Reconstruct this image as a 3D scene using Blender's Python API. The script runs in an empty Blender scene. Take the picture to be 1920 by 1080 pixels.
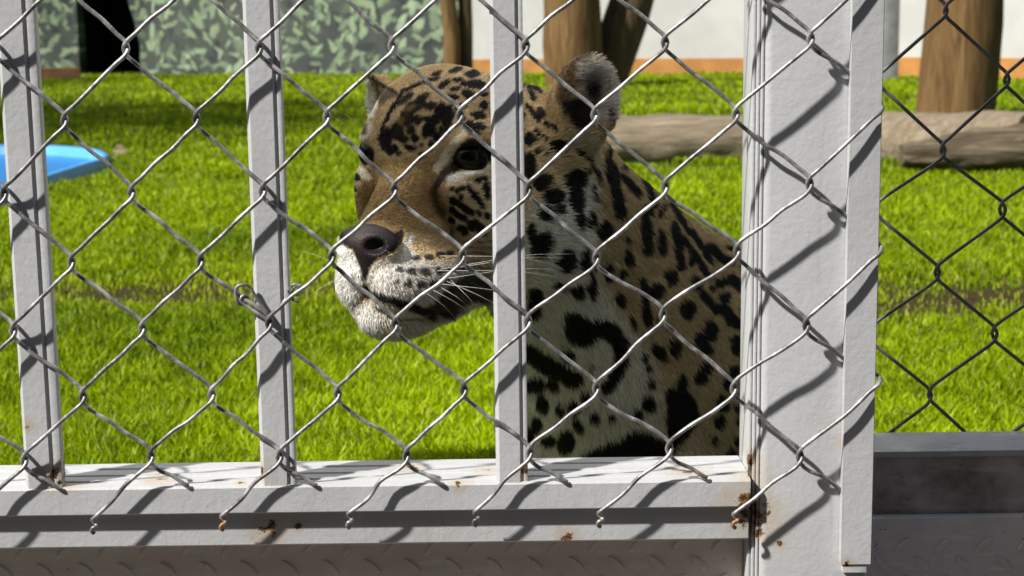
import bpy, math, random
import numpy as np
from mathutils import Matrix, Vector

random.seed(7)
rng = np.random.default_rng(11)
scene = bpy.context.scene
COL = scene.collection
R = math.radians

# ------------------------------------------------------------------ camera
CAM = np.array([0.0, 0.0, 0.68])
PITCH, ROLL, FPX = R(9.3), R(0.75), 3000.0
_f = np.array([0, math.cos(PITCH), -math.sin(PITCH)])
_r0 = np.array([1.0, 0, 0]); _u0 = np.array([0, math.sin(PITCH), math.cos(PITCH)])
_u = math.cos(ROLL) * _u0 + math.sin(ROLL) * _r0
_r = math.cos(ROLL) * _r0 - math.sin(ROLL) * _u0
cam_d = bpy.data.cameras.new('camera')
cam = bpy.data.objects.new('camera', cam_d); COL.objects.link(cam)
cam_d.sensor_width = 36.0; cam_d.lens = 36.0 * FPX / 1920.0
cam_d.clip_start = 0.02; cam_d.clip_end = 400.0
cam_d.dof.use_dof = True; cam_d.dof.focus_distance = 1.16; cam_d.dof.aperture_fstop = 18.0
M = Matrix(((_r[0], _u[0], -_f[0], CAM[0]), (_r[1], _u[1], -_f[1], CAM[1]), (_r[2], _u[2], -_f[2], CAM[2]), (0, 0, 0, 1)))
cam.matrix_world = M
scene.camera = cam

# ------------------------------------------------------------------ light
SUN_D = np.array([1.5, 1.0, -1.75]); SUN_D = SUN_D / np.linalg.norm(SUN_D)   # travel direction
SUN_EL = math.asin(-SUN_D[2]); 
world = bpy.data.worlds.new('World'); scene.world = world; world.use_nodes = True
wn = world.node_tree.nodes; wl = world.node_tree.links
for n in list(wn): wn.remove(n)
wo = wn.new('ShaderNodeOutputWorld'); bg = wn.new('ShaderNodeBackground'); sky = wn.new('ShaderNodeTexSky')
sky.sky_type = 'NISHITA'; sky.sun_disc = False; sky.sun_elevation = SUN_EL
sky.sun_rotation = math.atan2(-SUN_D[0], -SUN_D[1])
sky.air_density = 1.0; sky.dust_density = 1.6
bg.inputs['Strength'].default_value = 0.05
wl.new(sky.outputs[0], bg.inputs[0]); wl.new(bg.outputs[0], wo.inputs[0])
sun_d = bpy.data.lights.new('sun', 'SUN'); sun_d.energy = 5.0; sun_d.angle = R(2.0); sun_d.color = (1.0, 0.968, 0.915)
sun = bpy.data.objects.new('sun', sun_d); COL.objects.link(sun); sun.location = (-6, -4, 8)
sun.rotation_euler = Vector(SUN_D).to_track_quat('-Z', 'Y').to_euler()
vs = scene.view_settings
vs.view_transform = 'Standard'; vs.look = 'None'; vs.gamma = 1.0; vs.exposure = 0.45
vs.use_curve_mapping = False

# ------------------------------------------------------------------ helpers
def ray(px, py):
    return _f + (px - 960.0) / FPX * _r - (py - 540.0) / FPX * _u
def W(px, py, Y):
    d = ray(px, py); return CAM + d * (Y / d[1])
def G(px, py, z=0.0):
    d = ray(px, py); return CAM + d * ((z - CAM[2]) / d[2])
def proj(P):
    q = P - CAM; dep = q @ _f
    return 960 + FPX * (q @ _r) / dep, 540 - FPX * (q @ _u) / dep

def tag(o, label=None, cat=None, group=None, kind=None):
    if label: o['label'] = label
    if cat: o['category'] = cat
    if group: o['group'] = group
    if kind: o['kind'] = kind
    return o
def mesh_obj(name, verts, faces, mat, parent=None, smooth=False, mats=None):
    me = bpy.data.meshes.new(name)
    me.from_pydata([tuple(map(float, v)) for v in verts], [], [tuple(f) for f in faces])
    if mat: me.materials.append(mat)
    for m in (mats or []): me.materials.append(m)
    me.validate(); me.update()
    if smooth: me.polygons.foreach_set('use_smooth', [True] * len(me.polygons))
    o = bpy.data.objects.new(name, me); COL.objects.link(o)
    if parent: attach(o, parent)
    return o
def attach(o, parent):
    o.parent = parent
    o.matrix_parent_inverse = Matrix.Translation(-Vector(parent.location))
def empty(name, loc, label, cat, group=None):
    o = bpy.data.objects.new(name, None); o.location = tuple(map(float, loc)); COL.objects.link(o)
    o.empty_display_size = 0.05
    return tag(o, label, cat, group)
def np_mesh(name, V, F, mat, parent=None, smooth=True):
    """V (n,3), F (m,k) same polygon size"""
    me = bpy.data.meshes.new(name)
    V = np.asarray(V, dtype=np.float32); F = np.asarray(F, dtype=np.int32)
    me.vertices.add(len(V)); me.vertices.foreach_set('co', V.ravel())
    k = F.shape[1]
    me.loops.add(F.size); me.loops.foreach_set('vertex_index', F.ravel())
    me.polygons.add(len(F)); me.polygons.foreach_set('loop_start', np.arange(0, F.size, k, dtype=np.int32))
    try: me.polygons.foreach_set('loop_total', np.full(len(F), k, dtype=np.int32))
    except Exception: pass
    if mat: me.materials.append(mat)
    me.update(calc_edges=True); 
    if smooth: me.polygons.foreach_set('use_smooth', np.ones(len(F), dtype=bool))
    o = bpy.data.objects.new(name, me); COL.objects.link(o)
    if parent: attach(o, parent)
    return o
def prism(profile, axis, a, b):
    """extrude a closed 2-D profile along axis ('x': profile is (y,z); 'z': profile is (x,y))"""
    n = len(profile); V = []
    for t in (a, b):
        for p in profile:
            V.append((t, p[0], p[1]) if axis == 'x' else (p[0], p[1], t))
    F = [tuple(range(n)), tuple(range(2 * n - 1, n - 1, -1))]
    for i in range(n):
        j = (i + 1) % n; F.append((i, i + n, j + n, j))
    return V, F
def rrect(x0, x1, y0, y1, r, k=3):
    pts = []
    for cx, cy, a0 in ((x1 - r, y1 - r, 0), (x0 + r, y1 - r, 90), (x0 + r, y0 + r, 180), (x1 - r, y0 + r, 270)):
        for i in range(k + 1):
            a = R(a0 + 90 * i / k); pts.append((cx + r * math.cos(a), cy + r * math.sin(a)))
    return pts
def fix_normals(o):
    import bmesh
    bm = bmesh.new(); bm.from_mesh(o.data); bmesh.ops.recalc_face_normals(bm, faces=bm.faces); bm.to_mesh(o.data); bm.free()
def shade_auto(o, ang=35):
    import bmesh
    bm = bmesh.new(); bm.from_mesh(o.data); bmesh.ops.recalc_face_normals(bm, faces=bm.faces)
    for f in bm.faces: f.smooth = True
    for e in bm.edges:
        if len(e.link_faces) == 2 and e.calc_face_angle(0) > R(ang): e.smooth = False
    bm.to_mesh(o.data); bm.free()
def bar_z(name, prof, z0, z1, mat, parent):
    V, F = prism(prof, 'z', z0, z1); o = mesh_obj(name, V, F, mat, parent); shade_auto(o); return o
def bar_x(name, prof, x0, x1, mat, parent):
    V, F = prism(prof, 'x', x0, x1); o = mesh_obj(name, V, F, mat, parent); shade_auto(o); return o
def catmull(P, step):
    P = np.asarray(P, float); out = []
    Q = np.vstack([2 * P[0] - P[1], P, 2 * P[-1] - P[-2]])
    for i in range(1, len(Q) - 2):
        p0, p1, p2, p3 = Q[i - 1], Q[i], Q[i + 1], Q[i + 2]
        L = np.linalg.norm(p2 - p1); n = max(2, int(L / step))
        for t in np.linspace(0, 1, n, endpoint=False):
            out.append(0.5 * (2 * p1 + (p2 - p0) * t + (2 * p0 - 5 * p1 + 4 * p2 - p3) * t * t + (3 * p1 - p0 - 3 * p2 + p3) * t ** 3))
    out.append(P[-1]); return np.array(out)
def tube(P, r, n=8, r_end=None):
    P = np.asarray(P, float); T = np.gradient(P, axis=0); T /= np.linalg.norm(T, axis=1)[:, None] + 1e-12
    N = np.cross(T[0], [0, 1, 0.1]); N /= np.linalg.norm(N); V = []; F = []
    m = len(P)
    for i in range(m):
        N = N - T[i] * (N @ T[i]); N /= np.linalg.norm(N); B = np.cross(T[i], N)
        ri = r if r_end is None else r + (r_end - r) * i / (m - 1)
        for k in range(n):
            a = 2 * math.pi * k / n; V.append(P[i] + ri * (math.cos(a) * N + math.sin(a) * B))
    for i in range(m - 1):
        for k in range(n):
            F.append((i * n + k, i * n + (k + 1) % n, (i + 1) * n + (k + 1) % n, (i + 1) * n + k))
    F.append(tuple(range(n))[::-1]); F.append(tuple(range((m - 1) * n, m * n)))
    return V, F
def wire_obj(name, P, r, mat, parent, n=8, r_end=None):
    V, F = tube(P, r, n, r_end); return mesh_obj(name, V, F, mat, parent, smooth=True)
def vnoise(P, scale, seed=0):
    """cheap smooth value noise, P (n,3) or (n,2)"""
    P = np.asarray(P, float) * scale
    if P.shape[1] == 2: P = np.c_[P, np.full(len(P), 0.37)]
    i = np.floor(P).astype(np.int64); f = P - i; f = f * f * (3 - 2 * f)
    def h(ix, iy, iz):
        x = (ix * 374761393 + iy * 668265263 + iz * 2147483647 + seed * 974711) & 0x7fffffff
        x = ((x ^ (x >> 13)) * 1274126177) & 0x7fffffff
        return ((x ^ (x >> 16)) & 0xffff) / 65535.0
    r = 0
    for a in (0, 1):
        for b in (0, 1):
            for c in (0, 1):
                w = (f[:, 0] if a else 1 - f[:, 0]) * (f[:, 1] if b else 1 - f[:, 1]) * (f[:, 2] if c else 1 - f[:, 2])
                r = r + w * h(i[:, 0] + a, i[:, 1] + b, i[:, 2] + c)
    return r

# ------------------------------------------------------------------ materials
class NT:
    def __init__(s, name):
        s.m = bpy.data.materials.new(name); s.m.use_nodes = True
        s.t = s.m.node_tree; s.n = s.t.nodes; s.l = s.t.links
        s.b = s.n['Principled BSDF']; s.out = s.n['Material Output']
    def new(s, typ, **kw):
        x = s.n.new(typ)
        for k, v in kw.items():
            if k in ('_in',):
                for a, b in v.items(): s.set(x.inputs[a], b)
            else: setattr(x, k, v)
        return x
    def set(s, sock, v):
        if hasattr(v, 'is_output') or isinstance(v, bpy.types.NodeSocket): s.l.new(v, sock)
        else: sock.default_value = v
    def noise(s, scale, detail=4, rough=0.55, vec=None, dist=0.0):
        x = s.new('ShaderNodeTexNoise'); x.inputs['Scale'].default_value = scale; x.inputs['Detail'].default_value = detail
        x.inputs['Roughness'].default_value = rough; x.inputs['Distortion'].default_value = dist
        if vec: s.l.new(vec, x.inputs['Vector'])
        return x.outputs['Fac']
    def ramp(s, fac, stops):
        x = s.new('ShaderNodeValToRGB'); s.l.new(fac, x.inputs[0]); e = x.color_ramp.elements
        while len(e) < len(stops): e.new(0.5)
        for el, (p, c) in zip(e, stops):
            el.position = p; el.color = (*c, 1) if len(c) == 3 else c
        return x.outputs[0]
    def mix(s, fac, a, b, blend='MIX'):
        x = s.new('ShaderNodeMix', data_type='RGBA', blend_type=blend)
        s.set(x.inputs[0], fac)
        for i, v in ((6, a), (7, b)): s.set(x.inputs[i], (*v, 1) if isinstance(v, tuple) and len(v) == 3 else v)
        return x.outputs[2]
    def math(s, op, a, b=None, c=None, clamp=False):
        x = s.new('ShaderNodeMath', operation=op, use_clamp=clamp); s.set(x.inputs[0], a)
        if b is not None: s.set(x.inputs[1], b)
        if c is not None: s.set(x.inputs[2], c)
        return x.outputs[0]
    def step(s, v, lo, hi):
        x = s.new('ShaderNodeMapRange', interpolation_type='SMOOTHSTEP'); s.l.new(v, x.inputs[0])
        x.inputs[1].default_value = lo; x.inputs[2].default_value = hi; return x.outputs[0]
    def pos(s):
        return s.new('ShaderNodeNewGeometry').outputs['Position']
    def scaled(s, vec, sc):
        x = s.new('ShaderNodeMapping'); s.l.new(vec, x.inputs[0]); x.inputs['Scale'].default_value = sc; return x.outputs[0]
    def bump(s, h, strength=0.3, dist=0.001):
        x = s.new('ShaderNodeBump'); x.inputs['Strength'].default_value = strength; x.inputs['Distance'].default_value = dist
        s.l.new(h, x.inputs['Height']); s.l.new(x.outputs[0], s.b.inputs['Normal']); return x
    def bs(s, **kw):
        for k, v in kw.items():
            nm = {'col': 'Base Color', 'rough': 'Roughness', 'metal': 'Metallic', 'spec': 'Specular IOR Level', 'sheen': 'Sheen Weight', 'coat': 'Coat Weight'}[k]
            s.set(s.b.inputs[nm], (*v, 1) if isinstance(v, tuple) and len(v) == 3 else v)

def mat_paint(name, base, rust_pts, dirt=0.35):
    t = NT(name); p = t.pos()
    big = t.noise(9, 5, 0.6, p); fine = t.noise(260, 3, 0.6, p); speck = t.noise(420, 2, 0.5, p)
    vstreak = t.noise(1.0, 4, 0.6, t.scaled(p, (160, 160, 7)))
    col = t.mix(t.math('MULTIPLY', t.step(big, 0.42, 0.7), dirt), base, tuple(c * f for c, f in zip(base, (0.80, 0.78, 0.74))))
    col = t.mix(t.math('MULTIPLY', t.step(vstreak, 0.58, 0.75), 0.25), col, (0.30, 0.28, 0.25))
    col = t.mix(t.math('MULTIPLY', t.step(speck, 0.76, 0.80), 0.75), col, (0.09, 0.08, 0.07))
    rust = None
    nz = t.noise(170, 5, 0.65, p)
    for (q, rad) in rust_pts:
        d = t.new('ShaderNodeVectorMath', operation='DISTANCE'); t.l.new(p, d.inputs[0]); d.inputs[1].default_value = tuple(map(float, q))
        v = t.math('SUBTRACT', 1.0, t.math('DIVIDE', d.outputs['Value'], rad))
        rust = v if rust is None else t.math('MAXIMUM', rust, v)
    if rust is not None:
        rr = t.math('ADD', rust, t.math('MULTIPLY', t.math('SUBTRACT', nz, 0.5), 2.4))
        col = t.mix(t.math('MULTIPLY', t.step(t.math('ADD', rust, t.math('MULTIPLY', t.math('SUBTRACT', t.noise(60, 5, 0.65, p), 0.5), 2.6)), -1.1, 0.5), 0.42), col, (0.40, 0.29, 0.15))
        rustc = t.ramp(t.noise(330, 4, 0.6, p), [(0.34, (0.012, 0.008, 0.006)), (0.5, (0.085, 0.038, 0.015)), (0.7, (0.40, 0.21, 0.06))])
        col = t.mix(t.math('MULTIPLY', t.step(rr, 0.38, 0.62), t.step(rust, 0.0, 0.1)), col, rustc)
    t.bs(col=col, rough=0.42, spec=0.4)
    h = t.math('ADD', t.math('MULTIPLY', fine, 0.6), t.math('MULTIPLY', t.noise(55, 3, 0.5, p), 0.9))
    t.bump(h, 0.38, 0.0014)
    return t.m

def mat_wire():
    t = NT('galvanised wire'); p = t.pos()
    n = t.noise(95, 4, 0.65, p); f = t.noise(420, 3, 0.6, p)
    col = t.ramp(n, [(0.33, (0.09, 0.087, 0.084)), (0.5, (0.25, 0.245, 0.24)), (0.68, (0.58, 0.57, 0.555))])
    at = t.new('ShaderNodeAttribute', attribute_name='rust')
    rc = t.ramp(f, [(0.3, (0.05, 0.02, 0.01)), (0.6, (0.42, 0.2, 0.06)), (0.75, (0.6, 0.42, 0.2))])
    col = t.mix(at.outputs['Fac'], col, rc)
    t.bs(col=col, rough=0.42, metal=t.math('SUBTRACT', 0.45, t.math('MULTIPLY', at.outputs['Fac'], 0.45)))
    t.bump(f, 0.3, 0.0006); return t.m
def mat_dark_wire():
    t = NT('shaded wire'); p = t.pos()  # darker copy of the wire, its shade put into the colour
    n = t.noise(60, 4, 0.6, p)
    t.bs(col=t.ramp(n, [(0.35, (0.10, 0.09, 0.085)), (0.65, (0.21, 0.20, 0.19))]), rough=0.55, metal=0.3); return t.m
def mat_plate(name, c0, c1, rough=0.45):
    t = NT(name); p = t.pos()
    n = t.noise(22, 6, 0.65, p); s = t.noise(1.0, 5, 0.6, t.scaled(p, (30, 30, 150))); f = t.noise(300, 3, 0.6, p)
    col = t.ramp(n, [(0.3, c0), (0.7, c1)])
    col = t.mix(t.math('MULTIPLY', t.step(s, 0.52, 0.72), 0.35), col, tuple(min(1, x * 1.5 + .02) for x in c1))
    col = t.mix(t.math('MULTIPLY', t.step(t.noise(150, 4, 0.7, p), 0.66, 0.72), 0.8), col, (0.03, 0.024, 0.02))
    t.bs(col=col, rough=t.math('ADD', rough, t.math('MULTIPLY', t.math('SUBTRACT', n, 0.5), 0.3)), metal=0.0)
    t.bump(f, 0.25, 0.0008); return t.m
def mat_wood(name, c0, c1, c2, axis='z', sc=1.0):
    t = NT(name); o = t.new('ShaderNodeTexCoord').outputs['Object']
    s = (14 * sc, 14 * sc, 1.1 * sc) if axis == 'z' else (1.1 * sc, 14 * sc, 14 * sc)
    v = t.scaled(o, s)
    a = t.noise(2.2, 8, 0.62, v, 0.6); b = t.noise(9, 6, 0.7, v, 0.3)
    big = t.noise(1.7 * sc, 3, 0.5, o)
    col = t.ramp(a, [(0.28, c0), (0.5, c1), (0.72, c2)])
    col = t.mix(t.math('MULTIPLY', t.step(b, 0.58, 0.72), 0.6), col, tuple(x * 0.35 for x in c0))
    col = t.mix(t.math('MULTIPLY', t.step(big, 0.45, 0.7), 0.45), col, tuple(x * 0.7 for x in c1))
    t.bs(col=col, rough=0.8, spec=0.2)
    t.bump(t.math('ADD', a, t.math('MULTIPLY', b, 0.5)), 0.7, 0.02); return t.m
def mat_simple(name, col, rough=0.6, nscale=6, var=0.25, bump=0.1, bdist=0.004, spec=0.4):
    t = NT(name); p = t.pos()
    n = t.noise(nscale, 6, 0.62, p)
    t.bs(col=t.mix(t.math('MULTIPLY', t.step(n, 0.35, 0.7), 1.0), tuple(c * (1 - var) for c in col), tuple(min(0.92, c * (1 + var * .5)) for c in col)), rough=rough, spec=spec)
    t.bump(t.noise(nscale * 14, 4, 0.6, p), bump, bdist); return t.m
def mat_mural():
    t = NT('leaf mural paint'); p = t.pos()
    g = t.noise(1.3, 4, 0.6, p)
    col = t.ramp(g, [(0.3, (0.03, 0.036, 0.042)), (0.5, (0.05, 0.06, 0.052)), (0.72, (0.085, 0.10, 0.075))])
    wob = t.new('ShaderNodeTexNoise'); wob.inputs['Scale'].default_value = 7; t.l.new(p, wob.inputs['Vector'])
    mixv = t.new('ShaderNodeVectorMath', operation='MULTIPLY_ADD'); t.l.new(wob.outputs['Color'], mixv.inputs[0]); mixv.inputs[1].default_value = (0.16, 0.16, 0.16); t.l.new(p, mixv.inputs[2])
    for k, (sc, w, thr, c, c2) in enumerate([(2.5, 2.6, 0.40, (0.03, 0.036, 0.04), (0.06, 0.07, 0.055)), (2.9, 2.9, 0.36, (0.16, 0.22, 0.13), (0.27, 0.36, 0.22)),
                                      (3.5, 2.5, 0.36, (0.24, 0.36, 0.20), (0.40, 0.52, 0.33)), (4.1, 3.0, 0.33, (0.30, 0.40, 0.19), (0.46, 0.58, 0.38)), (3.3, 2.6, 0.34, (0.025, 0.03, 0.035), (0.05, 0.06, 0.06)), (3.0, 3.2, 0.36, (0.20, 0.29, 0.19), (0.36, 0.46, 0.27)), (3.8, 2.8, 0.32, (0.14, 0.19, 0.15), (0.30, 0.38, 0.22))]):
        mp = t.new('ShaderNodeMapping'); t.l.new(mixv.outputs[0], mp.inputs[0]); mp.inputs['Location'].default_value = (k * 3.7, k * 1.3, k * 5.1); mp.inputs['Scale'].default_value = (sc, 0.0, sc)
        vo = t.new('ShaderNodeTexVoronoi'); t.l.new(mp.outputs[0], vo.inputs['Vector']); vo.inputs['Scale'].default_value = 1.0
        df = t.new('ShaderNodeVectorMath', operation='SUBTRACT'); t.l.new(mp.outputs[0], df.inputs[0]); t.l.new(vo.outputs['Position'], df.inputs[1])
        sep = t.new('ShaderNodeSeparateColor'); t.l.new(vo.outputs['Color'], sep.inputs[0])
        ro = t.new('ShaderNodeVectorRotate', rotation_type='Y_AXIS'); t.l.new(df.outputs[0], ro.inputs['Vector']); t.l.new(t.math('MULTIPLY', sep.outputs[0], 6.28), ro.inputs['Angle'])
        s2 = t.scaled(ro.outputs[0], (1.0, 1.0, w))
        ln = t.new('ShaderNodeVectorMath', operation='LENGTH'); t.l.new(s2, ln.inputs[0])
        m = t.math('SUBTRACT', 1.0, t.step(ln.outputs['Value'], thr, thr + 0.15))
        m = t.math('MULTIPLY', m, t.step(sep.outputs[1], 0.06, 0.12))
        lc = t.mix(sep.outputs[2], tuple(v * .72 for v in c), tuple(v * .78 for v in c2))
        col = t.mix(t.math('MULTIPLY', m, 0.9), col, lc)
    t.bs(col=col, rough=0.75); t.bump(t.noise(40, 4, 0.6, p), 0.2, 0.004); return t.m

# ------------------------------------------------------------------ lawn, pavement, backdrop walls
def lawn_z(x, y):
    P = np.c_[np.asarray(x, float), np.asarray(y, float)]
    z = 0.045 * (vnoise(P, 0.9, 3) - 0.5) + 0.03 * (vnoise(P, 2.3, 5) - 0.5)
    far = np.clip((P[:, 1] - 2.2) / 1.0, 0, 1)
    z = z * far
    if POOL_C is not None:
        e = np.hypot((P[:, 0] - POOL_C[0]) / POOL_C[2], (P[:, 1] - POOL_C[1]) / POOL_C[3])
        z = np.where(e < 1, -0.32, np.where(e < 1.5, z * np.clip((e - 1) / .5, 0, 1), z))
    return z

POOL_C = None
def build_ground():
    t = NT('soil under grass'); p = t.pos()
    wa = t.new('ShaderNodeAttribute', attribute_name='soil_shade')
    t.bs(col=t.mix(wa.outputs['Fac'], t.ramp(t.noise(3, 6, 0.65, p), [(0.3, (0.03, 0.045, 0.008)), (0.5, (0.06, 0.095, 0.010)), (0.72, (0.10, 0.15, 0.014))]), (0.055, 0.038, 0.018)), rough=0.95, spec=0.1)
    t.bump(t.noise(60, 4, 0.6, p), 0.6, 0.02)
    xs = np.r_[np.linspace(-60, -8, 12), np.linspace(-7.5, 7.5, 90), np.linspace(8, 60, 12)]
    ys = np.r_[np.linspace(1.10, 12, 260), np.linspace(12.5, 40, 30), np.linspace(45, 120, 8)]
    X, Y = np.meshgrid(xs, ys); n, m = X.shape
    Z = lawn_z(X.ravel(), Y.ravel())
    V = np.c_[X.ravel(), Y.ravel(), Z]
    i = np.arange(n - 1)[:, None] * m + np.arange(m - 1)[None, :]
    F = np.stack([i, i + 1, i + m + 1, i + m], -1).reshape(-1, 4)
    lo = np_mesh('lawn', V, F, t.m)
    lo.data.attributes.new('soil_shade', 'FLOAT', 'POINT').data.foreach_set('value', soil_shade(V[:, :2]).astype(np.float32))
    tag(lo, 'green lawn of the enclosure', None, None, 'structure')
    pv = mat_simple('dark paving', (0.085, 0.078, 0.072), 0.85, 3, 0.2, 0.3)
    tag(mesh_obj('pavement', [(-60, -60, -0.02), (60, -60, -0.02), (60, 1.10, -0.02), (-60, 1.10, -0.02)], [(0, 1, 2, 3)], pv), 'dark paving on the visitor side of the fence', None, None, 'structure')

def soil_shade(P):  # bare brown soil band, standing in partly for shade between grass tufts
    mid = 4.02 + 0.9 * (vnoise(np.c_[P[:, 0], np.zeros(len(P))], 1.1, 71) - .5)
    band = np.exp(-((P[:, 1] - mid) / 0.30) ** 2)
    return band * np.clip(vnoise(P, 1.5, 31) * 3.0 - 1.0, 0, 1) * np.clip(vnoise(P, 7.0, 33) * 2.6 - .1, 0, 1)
def build_grass():
    N = 380000
    u = rng.random(N)
    d0, d1 = 2.3, 27.0
    # density falls with the square of distance
    y = np.where(rng.random(N) < 0.82, d0 * (9.0 / d0) ** u, 9.0 * (d1 / 9.0) ** u)
    x = (rng.random(N) * 2 - 1) * (0.36 * y + 0.35)
    keep = np.ones(N, bool)
    # pool and log stay free
    for (poly, pad) in KEEP_OUT:
        c = poly.mean(0); q = (poly - c) * pad + c
        inside = np.zeros(N, bool); k = len(q)
        for a in range(k):
            xa, ya = q[a]; xb, yb = q[(a + 1) % k]
            cond = ((ya > y) != (yb > y)) & (x < (xb - xa) * (y - ya) / (yb - ya + 1e-12) + xa)
            inside ^= cond
        keep &= ~inside
    P2 = np.c_[x, y]
    cl = vnoise(P2, 5.0, 21); cl2 = vnoise(P2, 1.4, 22); cl3 = vnoise(P2, 14.0, 23)
    soil_shade_amt = soil_shade(P2)
    keep &= rng.random(N) > soil_shade_amt * 0.93
    x, y, cl, cl2, cl3, soil_shade_amt = (a[keep] for a in (x, y, cl, cl2, cl3, soil_shade_amt)); N = len(x)
    z = lawn_z(x, y)
    k = np.clip(y / 3.2, 1, None)
    h = (0.011 + 0.030 * cl ** 1.4 + 0.016 * rng.random(N) ** 2) * (1 - 0.5 * soil_shade_amt) * np.clip(k, 1, 1.8) ** 0.5
    w = (0.0016 + 0.0012 * rng.random(N)) * np.clip(k, 1, 7)
    ang = rng.random(N) * 2 * np.pi
    la = rng.random(N) * 2 * np.pi; lean = (0.12 + 0.62 * rng.random(N) ** 1.3) * h
    dx, dy = np.cos(ang) * w, np.sin(ang) * w
    lx, ly = np.cos(la) * lean, np.sin(la) * lean
    V = np.empty((N, 5, 3), np.float32)
    V[:, 0] = np.c_[x - dx, y - dy, z - 0.004]; V[:, 1] = np.c_[x + dx, y + dy, z - 0.004]
    V[:, 2] = np.c_[x + lx * .38 + dx * .8, y + ly * .38 + dy * .8, z + h * .6]
    V[:, 3] = np.c_[x + lx * .38 - dx * .8, y + ly * .38 - dy * .8, z + h * .6]
    V[:, 4] = np.c_[x + lx, y + ly, z + h * 0.92]
    b = np.arange(N)[:, None] * 5
    T = np.concatenate([b + [0, 1, 2], b + [0, 2, 3], b + [3, 2, 4]], 0)
    t = NT('grass blades'); at = t.new('ShaderNodeAttribute', attribute_name='tint')
    t.bs(col=at.outputs['Color'], rough=0.5, spec=0.25)
    tr = t.new('ShaderNodeBsdfTranslucent'); t.l.new(at.outputs['Color'], tr.inputs[0])
    mx = t.new('ShaderNodeMixShader'); mx.inputs[0].default_value = 0.42
    t.l.new(t.b.outputs[0], mx.inputs[1]); t.l.new(tr.outputs[0], mx.inputs[2]); t.l.new(mx.outputs[0], t.out.inputs[0])
    o = np_mesh('grass', V.reshape(-1, 3), T, t.m, smooth=False)
    dry = (rng.random(N) < 0.05 + 0.3 * soil_shade_amt).astype(float)
    g = np.clip(-0.20 + 0.62 * cl2 + 0.50 * cl3 + 0.38 * rng.random(N), 0, 1)[:, None]
    c = np.array(GRASS_A) * (1 - g) + np.array(GRASS_B) * g
    c = c * (1 - dry[:, None] * 0.75) + np.array([0.30, 0.24, 0.08]) * dry[:, None] * 0.75
    C = np.ones((N, 5, 4), np.float32); C[:, :, :3] = c[:, None, :]
    a = o.data.color_attributes.new('tint', 'FLOAT_COLOR', 'POINT'); a.data.foreach_set('color', C.ravel())
    tag(o, 'short bright green grass blades covering the lawn', 'grass', None, 'stuff')
GRASS_A = (0.06, 0.14, 0.002); GRASS_B = (0.50, 0.64, 0.003)
KEEP_OUT = []

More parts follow.
